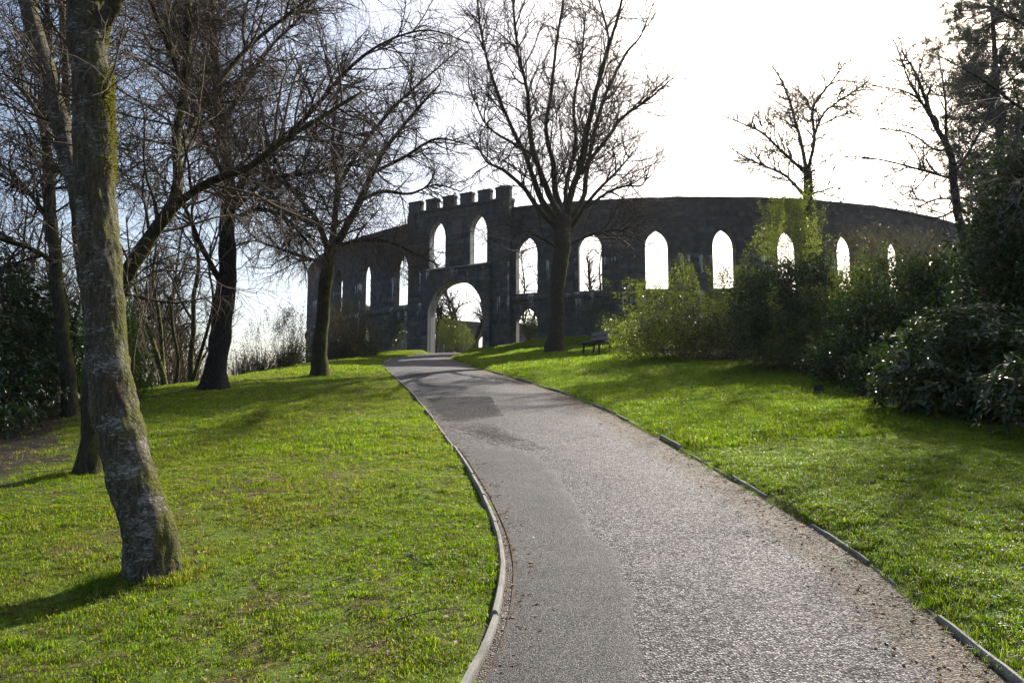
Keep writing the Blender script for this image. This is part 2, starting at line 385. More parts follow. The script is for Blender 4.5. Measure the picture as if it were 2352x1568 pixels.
def grid_axis(parts):
    out = [np.arange(a, b, s) for a, b, s in parts]; return np.concatenate(out)
gx = grid_axis([(-2500, -400, 300), (-400, -60, 34), (-60, -12, 1.5), (-12, 12, .2), (12, 46, 1.), (46, 100, 6), (100, 400, 50), (400, 2600, 300)])
gy = grid_axis([(-2500, -300, 300), (-300, -30, 30), (-30, 1, 1.5), (1, 20, .2), (20, 48, .4), (48, 120, 3), (120, 400, 40), (400, 3000, 300)])
X, Y = np.meshgrid(gx, gy); Z = terrain(X, Y)
nx, ny = len(gx), len(gy); ii = (np.arange(ny - 1)[:, None] * nx + np.arange(nx - 1)[None]).ravel()
ground = mesh_obj('ground', np.stack([X, Y, Z], -1), [np.stack([ii, ii + 1, ii + nx + 1, ii + nx], -1)], M['ground'], smooth=True)
tag(ground, kind='structure')
BUSHLINE = np.array([(-30, 9), (2, 6.8), (8.5, 6.0), (10.5, 5.4), (12.5, 5.9), (16, 7.2), (19, 7.7), (22, 6.5), (27, 5.2), (31, 5.2), (36, 6.), (50, 7)])
LEFTDIRT = np.array([(-30, -7), (4, -6.2), (7, -5.2), (9, -5.3), (11, -6.6), (13, -7.6), (16, -8.2), (20, -12), (50, -14)])
def soil_mask(x, y):
    wob = .5 * n2(x, y, 1.1, 9) + .3 * n2(x, y, 3.7, 10)
    a = sstep(-.25, .5, x - np.interp(y, BUSHLINE[:, 0], BUSHLINE[:, 1]) + wob)
    b = sstep(-.3, .7, np.interp(y, LEFTDIRT[:, 0], LEFTDIRT[:, 1]) - x + wob)
    return np.maximum(a, b)
sa = ground.data.attributes.new('soil', 'FLOAT', 'POINT'); sa.data.foreach_set('value', soil_mask(X, Y).ravel().astype(np.float32))

# the path
py = np.concatenate([np.arange(-8, 22, .1), np.arange(22, 49.6, .3)]); ns = 28
A = np.linspace(0, 1, ns)
pxs = (xL(py) - .02)[:, None] * (1 - A) + (xR(py) + .06)[:, None] * A; pys = np.repeat(py[:, None], ns, 1)
def path_z(x, y):
    l, r = xL(y), xR(y); c = np.clip((x - l) / (r - l), 0, 1); return base(y) + .05 * np.sin(math.pi * c) - .012 + .010 * n2(x, y, 1.3, 4) + .004 * n2(x, y, 5, 5)
pz = path_z(pxs, pys)
i0 = (np.arange(len(py) - 1)[:, None] * ns + np.arange(ns - 1)[None]).ravel()
path = tag(mesh_obj('path', np.stack([pxs, pys, pz], -1), [np.stack([i0, i0 + 1, i0 + ns + 1, i0 + ns], -1)], M['asphalt'], smooth=True), kind='structure')
ed = np.repeat(np.maximum(sstep(.66, .96, A), .85 * sstep(.06, 0, A))[None], len(py), 0)
ea = path.data.attributes.new('edge', 'FLOAT', 'POINT'); ea.data.foreach_set('value', ed.ravel().astype(np.float32))
def patch(name, y0, y1, fl, fr, m, dz, amp, seed, label):
    yy = np.arange(y0, y1, .05); n = 14; a = np.linspace(0, 1, n)
    l = xL(yy) + fl(yy); r = xL(yy) + fr(yy) + amp * (n2(yy, yy * 0, 1.6, seed) + .5 * n2(yy, yy * 0, 6, seed + 1))
    r = np.maximum(r, l + .02)
    x = l[:, None] * (1 - a) + r[:, None] * a; y = np.repeat(yy[:, None], n, 1); z = path_z(x, y) + dz
    z[:, -1] -= dz + .004; x[:, -1] += .02
    z[0] -= dz + .003; z[-1] -= dz + .003
    i = (np.arange(len(yy) - 1)[:, None] * n + np.arange(n - 1)[None]).ravel()
    o = mesh_obj(name, np.stack([x, y, z], -1), [np.stack([i, i + 1, i + n + 1, i + n], -1)], m, parent=path, smooth=True); o['label'] = label
    e = o.data.attributes.new('edge', 'FLOAT', 'POINT'); e.data.foreach_set('value', (np.repeat(.85 * sstep(.1, 0, a)[None], len(yy), 0)).ravel().astype(np.float32))
one = lambda y: y * 0 + 1
patch('resurfaced_strip', .5, 9.6, lambda y: .05 + 0 * y, lambda y: np.interp(y, [0, 3.3, 4.4, 5.5, 7, 8.2, 9, 9.6], [.95, .78, .72, .70, .82, 1.0, .8, .1]), M['asphalt_fine'], .008, .06, 20, 'smoother grey resurfaced strip along the edging')
def patch_poly(name, corners, m, dz, amp, seed, label, rims=(.8, .65, .35, .15, 0)):
    """a repair with an irregular outline laid over the path; corners are ground positions"""
    c = np.array(corners, float); c = np.vstack([c, c[:1]]); L = np.concatenate([[0], np.cumsum(np.linalg.norm(np.diff(c, axis=0), axis=1))]); n = 90; q = np.linspace(0, L[-1], n, endpoint=False)
    x = np.interp(q, L, c[:, 0]); y = np.interp(q, L, c[:, 1]); cx, cy = x.mean(), y.mean(); a = np.arctan2(y - cy, x - cx)
    w_ = 1 + amp * (n2(np.cos(a) * 3 + seed, np.sin(a) * 3, 1., seed) + .8 * n2(np.cos(a) * 11 + seed, np.sin(a) * 11, 1., seed + 1)); V = []; F = []
    for k, (f, h) in enumerate(((1.0, -.002), (.94, dz), (.7, dz), (.35, dz), (.02, dz))):
        px_ = cx + (x - cx) * w_ * f; py_ = cy + (y - cy) * w_ * f; px_ = np.maximum(px_, xL(py_) + .03); V.append(np.stack([px_, py_, path_z(px_, py_) + h], -1))
    for k in range(4):
        for i in range(n): F.append([k * n + i, k * n + (i + 1) % n, (k + 1) * n + (i + 1) % n, (k + 1) * n + i])
    o = mesh_obj(name, np.concatenate(V), [np.array(F)], m, parent=path, smooth=False); o['label'] = label
    e = o.data.attributes.new('edge', 'FLOAT', 'POINT'); e.data.foreach_set('value', np.zeros(5 * n, np.float32))
    e = o.data.attributes.new('rim', 'FLOAT', 'POINT'); e.data.foreach_set('value', np.repeat(np.array(rims, np.float32), n))
patch_poly('dark_patch', [(-2.0, 16.1), (-1.0, 16.3), (-.45, 16.0), (-.1, 12.5), (-.9, 11.9), (-1.25, 12.2), (-1.6, 13.6)], M['asphalt_dark'], .008, .07, 24, 'dark tarmac repair patch beside the edging')
patch_poly('worn_patch', [(-1.15, 11.8), (-.35, 11.6), (.1, 10.2), (.5, 9.0), (.2, 9.0), (-.35, 10.0), (-.8, 10.9)], M['asphalt_worn'], .004, .3, 28, 'rough broken dark tarmac below the repair patch', rims=(1.1, 1., .75, .5, .3))
patch_poly('worn_patch', [(-4.2, 25.6), (-3.0, 25.9), (-2.2, 23.6), (-2.6, 21.6), (-3.4, 21.8)], M['asphalt_worn'], .004, .25, 30, 'worn dark tarmac near the bend', rims=(1.1, 1., .75, .5, .3))

# ------------------------------------------------------------------ edging stones
def edging(name, ex, side, y0, y1, step, wdt, top, label, skip=None, bury=None):
    root = empty(name, (float(ex(y0)), y0, float(base(y0))), label, 'edging')
    y = y0; q = 0
    while y < y1:
        L = step * (1 + .0 * q); ys = np.linspace(y + .009, y + L - .009, 7); q += 1; y += L
        if skip is not None and skip(ys[3]): continue
        x = ex(ys) + side * wdt * .5; tz = top + (RNG.random() - .5) * .02 + (bury(ys[3]) if bury else 0)
        dx = np.gradient(x, ys); nrm = np.stack([np.ones(7), -dx], -1); nrm /= np.linalg.norm(nrm, axis=1)[:, None]
        jx = (RNG.random() - .5) * .018
        prof = [(-.5, -.16), (-.5, -.012), (-.42, .0), (-.22, .012), (.22, .012), (.42, .0), (.5, -.012), (.5, -.16)]
        V = []
        for a in range(7):
            for (pw, ph) in prof:
                V.append((x[a] + jx + nrm[a, 0] * pw * wdt, ys[a] + nrm[a, 1] * pw * wdt, base(ys[a]) + tz + ph + .003 * math.sin(a * 2.1 + q)))
        F = []
        for a in range(6):
            for b in range(7): F.append([a * 8 + b, a * 8 + b + 1, a * 8 + b + 9, a * 8 + b + 8])
        mesh_obj('edging_stone', V, [np.array(F), np.array([list(range(8))[::-1], [48 + i for i in range(8)]])], M['concrete'], parent=root, smooth=False)
    return root
edging('path_edging', xL, -1, .4, 37.0, .9, 0.042, .034, 'narrow rounded pale concrete edging between the sloping lawn and the tarmac strip')
edging('path_edging', xR, 1, .4, 26.0, .9, .036, .034, 'sunken mossy concrete edging below the grass bank in front of the bushes',
       skip=lambda y: 5.9 < y < 7.0 or 10.6 < y < 11.4, bury=lambda y: -.015 * (1 + math.sin(y * 1.7)))

# ------------------------------------------------------------------ the tower
def ring_pt(s, h, d):
    a = rad(9.083) + math.pi - s / RR
    return (RC[0] + (RR - d) * math.sin(a), RC[1] + (RR - d) * math.cos(a), h)
class Opening:
    def __init__(o, s, hw, b, spring, rise, rnd=False):
        o.s, o.hw, o.b, o.sp, o.rise, o.rnd = s, hw, b, spring, rise, rnd
        o.r = (hw * hw + rise * rise) / (2 * hw)
    def top(o, s):
        a = min(abs(s - o.s), o.hw)
        return o.sp + math.sqrt(max(o.r * o.r - (a + o.r - o.hw) ** 2, 0))
    def half(o, h):
        if h < o.b or h > o.sp + o.rise: return -1
        if h <= o.sp: return o.hw
        return max(math.sqrt(max(o.r ** 2 - (h - o.sp) ** 2, 0)) - o.r + o.hw, 0)
def wall_mesh(place, xs, ops, h0, h1, d0, d1, caps=True):
    V = []; F = []; MI = []
    def quad(a, b, c, d, mi=0):
        n = len(V); V.extend([a, b, c, d]); F.append([n, n + 1, n + 2, n + 3]); MI.append(mi)
    for s0, s1 in zip(xs[:-1], xs[1:]):
        mid = (s0 + s1) / 2
        inn = sorted([o for o in ops if abs(mid - o.s) < o.hw], key=lambda o: o.b)
        lo = [(h0, h0)]; segs = []; cur = (h0, h0)
        for o in inn:
            segs.append((cur, (o.b, o.b))); t = (o.top(s0), o.top(s1)); cur = t
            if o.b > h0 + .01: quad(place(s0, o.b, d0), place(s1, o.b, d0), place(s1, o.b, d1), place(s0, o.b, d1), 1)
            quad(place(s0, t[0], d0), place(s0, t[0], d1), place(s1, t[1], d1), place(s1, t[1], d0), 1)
        segs.append((cur, (h1, h1)))
        for (a, b) in segs:
            if b[0] - a[0] < 1e-3 and b[1] - a[1] < 1e-3: continue
            quad(place(s0, a[0], d0), place(s1, a[1], d0), place(s1, b[1], d0), place(s0, b[0], d0))
            quad(place(s1, a[1], d1), place(s0, a[0], d1), place(s0, b[0], d1), place(s1, b[1], d1))
        quad(place(s0, h1, d0), place(s1, h1, d0), place(s1, h1, d1), place(s0, h1, d1))
    for o in ops:
        for sg in (-1, 1):
            s = o.s + sg * o.hw
            if xs[0] - 1e-6 < s < xs[-1] + 1e-6:
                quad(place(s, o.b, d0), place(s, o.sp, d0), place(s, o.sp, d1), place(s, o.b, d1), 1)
    if caps:
        for s in (xs[0], xs[-1]): quad(place(s, h0, d0), place(s, h0, d1), place(s, h1, d1), place(s, h1, d0))
    return np.array(V), np.array(F), np.array(MI)
def samples(a, b, ops, step):
    xs = set(np.round(np.linspace(a, b, max(2, int((b - a) / step) + 1)), 5))
    for o in ops:
        for t in np.linspace(-1, 1, 21 if o.hw > 1 else 13):
            s = o.s + o.hw * math.sin(t * math.pi / 2)
            if a < s < b: xs.add(round(s, 5))
    for o in ops:  # drop grid samples that nearly coincide with an opening's jamb
        pass
    return sorted(xs)
def stone_boxes(place, a, b, h0, h1, ops, d0, ch=.3, sl=.62, proud=.03, seed=1, margin=.2):
    r = np.random.default_rng(seed); out = []; h = h0; row = 0
    while h < h1 - .05:
        c = min(ch * r.uniform(.85, 1.2), h1 - h);
        if h1 - h - c < .12: c = h1 - h
        blk = []
        for o in ops:
            if o.b >= h + c or o.sp + o.rise + .02 <= h: continue
            hw = max(o.half(min(max(h, o.b + .001), o.sp + o.rise)), 0)
            blk.append((o.s - hw - (margin if h + c > o.sp else 0), o.s + hw + (margin if h + c > o.sp else 0)))
        blk.sort(); cur = a; ints = []
        for x0, x1 in blk:
            if x0 > cur: ints.append((cur, min(x0, b)))
            cur = max(cur, x1)
        if cur < b: ints.append((cur, b))
        for x0, x1 in ints:
            s = x0 - (r.uniform(0, sl) if row % 2 else 0); s = x0
            first = True
            while s < x1 - .02:
                L = sl * r.uniform(.55, 1.5) * (.5 if first and row % 2 else 1); first = False
                e = min(s + L, x1)
                if x1 - e < .16: e = x1
                out.append((s + .008, e - .008, h + .008, h + c - .008, proud * r.uniform(.35, 1.5), r.uniform(-.004, .004)))
                s = e
        h += c; row += 1
    return out
def stone_vf(place, bx, d0):
    s0, s1, a, b, p, tw = bx; e = .018
    V = [place(s0, a, d0 + .02), place(s1, a, d0 + .02), place(s1, b, d0 + .02), place(s0, b, d0 + .02),
         place(s0 + e, a + e, d0 - p - tw), place(s1 - e, a + e, d0 - p + tw), place(s1 - e, b - e, d0 - p + tw * 2), place(s0 + e, b - e, d0 - p - tw * 2)]
    return V, [[4, 5, 6, 7], [0, 1, 5, 4], [1, 2, 6, 5], [2, 3, 7, 6], [3, 0, 4, 7]]
def join_boxes(place, boxes, d0):
    V = []; F = []
    for bx in boxes:
        v, f = stone_vf(place, bx, d0); n = len(V); V += v; F += [[i + n for i in q] for q in f]
    return np.array(V), np.array(F)
def ribbon(place, s0, s1, prof, step, closed=True):
    ss = np.linspace(s0, s1, max(2, int((s1 - s0) / step) + 1)); n = len(prof); V = [place(s, h, d) for s in ss for (h, d) in prof]; F = []
    for i in range(len(ss) - 1):
        for j in range(n):
            a, b = i * n + j, i * n + (j + 1) % n; F.append([a, b, b + n, a + n])
    F4 = np.array(F); caps = np.array([list(range(n)), [(len(ss) - 1) * n + j for j in range(n)][::-1]])
    return np.array(V), [F4, caps]

W_SILL, W_TOP, WALL_TOP = 9.06, 12.77, 14.65
G_PHI = -19.55
GC = np.array(ring_pt(rad(G_PHI) * RR, 0, 0)[:2]); Gn = norm(GC - RC); Gt = np.array([-Gn[1], Gn[0]])
if Gt[0] < 0: Gt = -Gt
def gate_pt(s, h, d):
    q = GC + Gt * s - Gn * (d - .12); return (q[0], q[1], h)
tower = empty('stone_amphitheatre', (RC[0], RC[1], 5.6), 'huge ring-shaped dark granite wall with pointed arch windows and a battlemented gateway', 'monument')
dphi = 7.206; phis = []
ph = -10.84
while ph < 311: phis.append(ph); ph += 7.2
lw = [-28.52 - 7.2 * k for k in range(3)]
allp = sorted(set([round(p, 3) for p in phis if p <= 288] + [round(360 + p, 3) for p in lw]))
S = lambda p: rad(p) * RR
up = [Opening(S(p), .70, W_SILL, W_TOP - 1.08, 1.08) for p in allp]
low = [Opening(S(p), .70, 4.9, 7.25, 1.0) for p in (-10.84, 360 - 28.52, 360 - 35.72)]
lowfar = [Opening(S(p), .70, 4.9, 7.25, 1.0) for p in allp if 90 < p < 270]
ops = up + low + lowfar
xs = samples(S(-12.9), S(360 - 26.2), ops, .45)
V, F, MI = wall_mesh(ring_pt, xs, ops, 2.0, WALL_TOP, 0., .55)
mesh_obj('ring_wall', V, [F], [M['stone_core'], M['stone']], parent=tower, midx=MI)
near = [o for o in ops if o.s < S(85) or o.s > S(270)]
b1 = stone_boxes(ring_pt, S(-12.9), S(78), 4.6, WALL_TOP - .18, near, 0., seed=3)
b2 = stone_boxes(ring_pt, S(360 - 95), S(360 - 26.2), 4.6, WALL_TOP - .18, near, 0., seed=4)
V, F = join_boxes(ring_pt, b1 + b2, 0.)
o = mesh_obj('stonework', V, [F], M['stone'], parent=tower); tag(o, kind='stuff')
V, F = ribbon(ring_pt, S(-12.9), S(360 - 26.2), [(WALL_TOP - .18, -.07), (WALL_TOP + .03, -.09), (WALL_TOP + .09, -.03), (WALL_TOP + .09, .58), (WALL_TOP - .18, .61)], .35)
V[:, 2] += .03 * n2(V[:, 0], V[:, 1], 1.1, 77) + .012 * n2(V[:, 0], V[:, 1], 3.3, 78)
mesh_obj('coping', V, F, M['stone'], parent=tower)
V, F = ribbon(ring_pt, S(-12.9), S(360 - 26.2), [(8.62, -.02), (8.72, -.16), (8.9, -.18), (9.0, -.03)], .8)
mesh_obj('string_course', V, F, M['stone'], parent=tower)
def voussoirs(place, o, d0, wdt, n, name, parent, each=False, proud=.05):
    # stones set along the arch curve
    pts = []
    for sg in (-1, 1):
        th1 = math.asin(min(o.rise / o.r, 1)); q = []
        for i in range(n + 1):
            th = th1 * i / n; cx = o.s + sg * (o.hw - o.r)
            q.append((cx + sg * o.r * math.cos(th), o.sp + o.r * math.sin(th), cx + sg * (o.r + wdt) * math.cos(th), o.sp + (o.r + wdt) * math.sin(th)))
        pts.append((sg, q))
    Vs = []; Fs = []
    for sg, q in pts:
        for i in range(n):
            a, b = q[i], q[i + 1]; g = .012
            ax, ah, bx, bh = a[0], a[1], a[2], a[3]; cx, ch, dx, dh = b[0], b[1], b[2], b[3]
            lim = lambda s: min(s, o.s - .004) if sg < 0 else max(s, o.s + .004)
            pr = proud * RNG.uniform(.7, 1.2)
            cs = [(ax, ah), (bx, bh), (lim(dx), dh), (lim(cx), ch)]
            m = (sum(c[0] for c in cs) / 4, sum(c[1] for c in cs) / 4)
            cs = [(c[0] + (m[0] - c[0]) * .04, c[1] + (m[1] - c[1]) * .04) for c in cs]
            v = [place(x, h, d0 + .02) for x, h in cs] + [place(x, h, d0 - pr) for x, h in cs]
            f = [[4, 5, 6, 7], [0, 1, 5, 4], [1, 2, 6, 5], [2, 3, 7, 6], [3, 0, 4, 7]]
            if each: mesh_obj(name, v, [np.array(f)], M['stone'], parent=parent)
            else:
                k = len(Vs); Vs += v; Fs += [[x + k for x in y] for y in f]
    if not each: return mesh_obj(name, Vs, [np.array(Fs)], M['stone'], parent=parent)
for o in near:
    voussoirs(ring_pt, o, 0., .24, 5, 'arch_surround', tower)
    if o.b > 8:
        V, F = ribbon(ring_pt, o.s - o.hw - .1, o.s + o.hw + .1, [(W_SILL - .1, -.1), (W_SILL + .03, -.08), (W_SILL + .05, .3), (W_SILL - .1, .3)], .3)
        mesh_obj('window_sill', V, F, M['stone'], parent=tower)
# gatehouse
gate = bpy.data.objects.new('gatehouse', None); gate.parent = tower; COL.objects.link(gate)
GW = 3.93; G_TOP = 15.33
portal = Opening(0., 2.08, 4.2, 8.15, 2.08, True)
gwin = [Opening(sg * 1.6, .64, 11.2, 13.42, 1.1) for sg in (-1, 1)]
xs = samples(-GW, GW, [portal] + gwin, .5)
V, F, MI = wall_mesh(gate_pt, xs, [portal] + gwin, 2.5, G_TOP, 0., .55)
mesh_obj('gatehouse_wall', V, [F], [M['stone_core'], M['stone_lime_sunlit']], parent=gate, midx=MI)  # window and arch reveals coloured pale, as if the sun caught them
portal2 = Opening(0., 2.1, 4.2, 8.15, 2.1, True)
xs = samples(-2.62, 2.62, [portal2], .5)
V, F, MI = wall_mesh(gate_pt, xs, [portal2], 2.5, 11.08, -.30, .0)
mesh_obj('portal_surround', V, [F], [M['stone_core'], M['stone_lime_sunlit']], parent=gate, midx=MI)
V, F = ribbon(gate_pt, -2.7, 2.7, [(11.0, -.32), (11.03, -.42), (11.15, -.42), (11.30, -.01), (11.0, -.01)], 1.)
mesh_obj('portal_ledge', V, F, M['stone'], parent=gate)
for sg in (-1, 1):
    V, F = ribbon(gate_pt, sg * 1.6 - .74, sg * 1.6 + .74, [(11.14, -.03), (11.26, -.09), (11.28, .3), (11.14, .3)], .8)
    mesh_obj('window_sill', V, F, M['stone'], parent=gate)
gb = []
for (a, b, h0, h1, d0, seed) in ((-GW, -2.63, 4.6, G_TOP - .2, 0., 11), (2.63, GW, 4.6, G_TOP - .2, 0., 12), (-2.62, 2.62, 11.32, G_TOP - .2, 0., 13), (-2.62, 2.62, 4.8, 11.0, -.30, 14)):
    for bx in stone_boxes(gate_pt, a, b, h0, h1, [portal2] + gwin, d0, ch=.33, sl=.68, proud=.04, seed=seed, margin=.33 if seed == 14 else .22): gb.append((bx, d0))
gb.sort(key=lambda q: -(q[0][1] - q[0][0]) * (q[0][3] - q[0][2]))
for bx, d0 in gb[:290]:
    v, f = stone_vf(gate_pt, bx, d0); mesh_obj('stone', v, [np.array(f)], M['stone'], parent=gate)
rest = {}
for bx, d0 in gb[290:]: rest.setdefault(d0, []).append(bx)
Vs = []; Fs = []; n = 0
for d0, l in rest.items():
    V, F = join_boxes(gate_pt, l, d0); Vs.append(V); Fs.append(F + n); n += len(V)
if Vs: tag(mesh_obj('small_stonework', np.concatenate(Vs), [np.concatenate(Fs)], M['stone'], parent=gate), kind='stuff')
voussoirs(gate_pt, portal2, -.30, .34, 12, 'voussoir', gate, each=True, proud=.07)
for o in gwin: voussoirs(gate_pt, o, 0., .26, 5, 'arch_surround', gate)
V, F = ribbon(gate_pt, -GW - .04, GW + .04, [(G_TOP - .2, -.02), (G_TOP - .14, -.12), (G_TOP + .0, -.12), (G_TOP + .0, .62), (G_TOP - .2, .62)], 2.)
mesh_obj('parapet_band', V, F, M['stone'], parent=gate)
for i in range(6):
    c = -GW + .5 + i * (2 * GW - 1.0) / 5; hw = .52 if i in (0, 5) else .47
    pro = [(-.01, G_TOP - .002, 1.0), (-.01, G_TOP + .56, 1.0), (.025, G_TOP + .60, 1.06), (.025, G_TOP + .70, 1.06), (-.03, G_TOP + .76, 1.0)]
    Vm = []
    for (o_, h, dd) in pro:
        f_ = -.10 - o_
        Vm += [gate_pt(c - hw - o_, h, f_), gate_pt(c + hw + o_, h, f_), gate_pt(c + hw + o_, h, .26 + o_), gate_pt(c - hw - o_, h, .26 + o_)]
    Fm = [[a * 4 + b, a * 4 + (b + 1) % 4, a * 4 + 4 + (b + 1) % 4, a * 4 + 4 + b] for a in range(4) for b in range(4)] + [[16, 17, 18, 19], [3, 2, 1, 0]]
    mesh_obj('merlon', Vm, [np.array(Fm)], M['stone'], parent=gate)
for sg in (-1, 1):   # corner piers under the end merlons
    V, F = ribbon(gate_pt, sg * (GW - .28) - .33, sg * (GW - .28) + .33, [(G_TOP - 1.5, -.04), (G_TOP - 1.2, -.20), (G_TOP - .21, -.20), (G_TOP - .21, -.01), (G_TOP - 1.5, -.01)], 1.)
    mesh_obj('corbel', V, F, M['stone'], parent=gate)
V, F = ribbon(gate_pt, -.42, .42, [(13.35, -.02), (13.38, -.07), (14.32, -.07), (14.35, -.02)], 1.)
o = mesh_obj('plaque', V, F, M['plaque'], parent=gate); o['label'] = 'plain reddish granite plaque between the two gate windows'
# handrail of the viewing platform behind the sill right of the gatehouse
hr = empty('handrail', ring_pt(S(-10.84), W_SILL, .3), 'pale metal handrail seen through the pointed window right of the gateway', 'railing')
def tube_simple(p, r, sides=6):
    p = np.asarray(p, float); t = norm(np.gradient(p, axis=0)); ref = np.array([.3, .2, .93]) if abs(t[0][2]) < .8 else np.array([1., 0, 0])
    a = norm(np.cross(t, ref)); b = np.cross(t, a); th = np.arange(sides) * 2 * math.pi / sides
    V = p[:, None] + (np.cos(th)[None, :, None] * a[:, None] + np.sin(th)[None, :, None] * b[:, None]) * np.asarray(r, float).reshape(-1, 1, 1)
    n = len(p); F = np.array([[i * sides + j, i * sides + (j + 1) % sides, (i + 1) * sides + (j + 1) % sides, (i + 1) * sides + j] for i in range(n - 1) for j in range(sides)])
    return V.reshape(-1, 3), [F, np.array([list(range(sides))[::-1], [(n - 1) * sides + j for j in range(sides)]])]
for nm, pts in (('top_rail', [ring_pt(S(-10.84) + q, W_SILL + .26, .3) for q in (-.71, 0, .71)]), ('bottom_rail', [ring_pt(S(-10.84) + q, W_SILL + .12, .3) for q in (-.71, 0, .71)]),
                ('post', [ring_pt(S(-10.84) - .4, z, .3) for z in (W_SILL, W_SILL + .28)]), ('post', [ring_pt(S(-10.84) + .4, z, .3) for z in (W_SILL, W_SILL + .28)])):
    V, F = tube_simple(pts, np.full(len(pts), .022)); mesh_obj(nm, V, F, M['metal_grey'], parent=hr)

# ------------------------------------------------------------------ tree growing
class Buf:
    def __init__(s): s.V = []; s.Q = []; s.n = 0
    def tubes(s, P, R, sides):
        """P (N,S,3) R (N,S)"""
        N, Sg, _ = P.shape
        if N == 0: return
        t = norm(np.gradient(P, axis=1)); mean = norm(P[:, -1] - P[:, 0])
        ref = np.where(np.abs(mean[:, 2:3]) < .75, np.array([[.13, .21, .97]]), np.array([[.94, .3, .15]]))
        a = norm(np.cross(t, ref[:, None])); b = np.cross(t, a); th = np.arange(sides) * 2 * np.pi / sides
        V = P[:, :, None] + (np.cos(th)[None, None, :, None] * a[:, :, None] + np.sin(th)[None, None, :, None] * b[:, :, None]) * R[:, :, None, None]
        i = np.arange(Sg - 1)[:, None] * sides; j = np.arange(sides)[None]; jn = (j + 1) % sides
        q = np.stack([i + j, i + jn, i + sides + jn, i + sides + j], -1).reshape(-1, 4)
        Q = (q[None] + (np.arange(N) * Sg * sides)[:, None, None]).reshape(-1, 4) + s.n
        s.V.append(V.reshape(-1, 3)); s.Q.append(Q); s.n += N * Sg * sides
    def build(s, name, m, parent, smooth=True, **k):
        if not s.V: return None
        return mesh_obj(name, np.concatenate(s.V), [np.concatenate(s.Q)], m, parent=parent, smooth=smooth, **k)

def resample(p, n):
    """Catmull-Rom through control rows (x,y,z,r)"""
    p = np.asarray(p, float); e = np.vstack([2 * p[0] - p[1], p, 2 * p[-1] - p[-2]])
    L = np.concatenate([[0], np.cumsum(np.linalg.norm(np.diff(p[:, :3], axis=0), axis=1))]); s = np.linspace(0, L[-1], n); out = []
    for v in s:
        i = min(np.searchsorted(L, v, 'right') - 1, len(p) - 2); t = (v - L[i]) / (L[i + 1] - L[i] + 1e-9)
        a, b, c, d = e[i], e[i + 1], e[i + 2], e[i + 3]
        out.append(.5 * ((2 * b) + (-a + c) * t + (2 * a - 5 * b + 4 * c - d) * t * t + (-a + 3 * b - 3 * c + d) * t ** 3))
    out = np.array(out); out[:, 3] = np.maximum(out[:, 3], .002); return out, L[-1]

def grow(p0, d0, L, r0, nseg, wig, trop, r, rtip=.25):
    N = len(p0); P = np.zeros((N, nseg + 1, 3)); P[:, 0] = p0; d = d0.copy()
    for i in range(nseg):
        d = norm(d + r.normal(0, wig, (N, 3)) + trop * (1. / nseg)); P[:, i + 1] = P[:, i] + d * (L / nseg)[:, None]
    R = r0[:, None] * np.linspace(1, rtip, nseg + 1)[None]
    return P, R

def spawn(P, R, count, t0, ang, r, bias=None, expo=1.0):
    """count: per-parent array of ints"""
    idx = np.repeat(np.arange(len(P)), count); n = len(idx); Sg = P.shape[1] - 1
    t = t0 + (1 - t0) * r.random(n) ** expo; f = t * Sg; i = np.minimum(f.astype(int), Sg - 1); f = f - i
    p = P[idx, i] * (1 - f)[:, None] + P[idx, i + 1] * f[:, None]; tg = norm(P[idx, i + 1] - P[idx, i]); rr = R[idx, i] * (1 - f) + R[idx, i + 1] * f
    perp = norm(np.cross(tg, norm(r.normal(0, 1, (n, 3))))); a = np.radians(r.uniform(ang[0], ang[1], n))[:, None]
    d = tg * np.cos(a) + perp * np.sin(a)
    if bias is not None: d = norm(d + np.asarray(bias))
    return p, d, rr, t, idx

def limb_px(pts, Y0):
    return [(*at(u, v, Y0 + dy), rp * (Y0 + dy) / FPX) for (u, v, dy, rp) in pts]

def twigs_from(buf, P, R, spec, r, mats=None):
    """spec: list of levels dict(n,L,ang,seg,wig,trop,r,t0,sides)"""
    lens = np.linalg.norm(np.diff(P, axis=1), axis=2).sum(1)
    for k, s in enumerate(spec):
        cnt = s['n'] * (lens if s.get('perm', True) else np.ones(len(P))); c = np.floor(cnt + r.random(len(P))).astype(int)
        p, d, rr, t, idx = spawn(P, R, c, s.get('t0', .1), s.get('ang', (35, 70)), r, s.get('bias'))
        L = r.uniform(*s['L'], len(p)) * (1 - s.get('tap', .45) * t); r0 = np.minimum(rr * .75, s['r'] * r.uniform(.7, 1.2, len(p)))
        P, R = grow(p, d, L, r0, s['seg'], s.get('wig', .15), np.array(s.get('trop', (0, 0, .1))), r, s.get('rtip', .3))
        buf.tubes(P, R, s.get('sides', 4)); lens = L
    return P, R

def knobbly(V, amp, sc, seed):
    return amp * (vnoise(V * sc, seed) + .5 * vnoise(V * sc * 2.3, seed + 1))

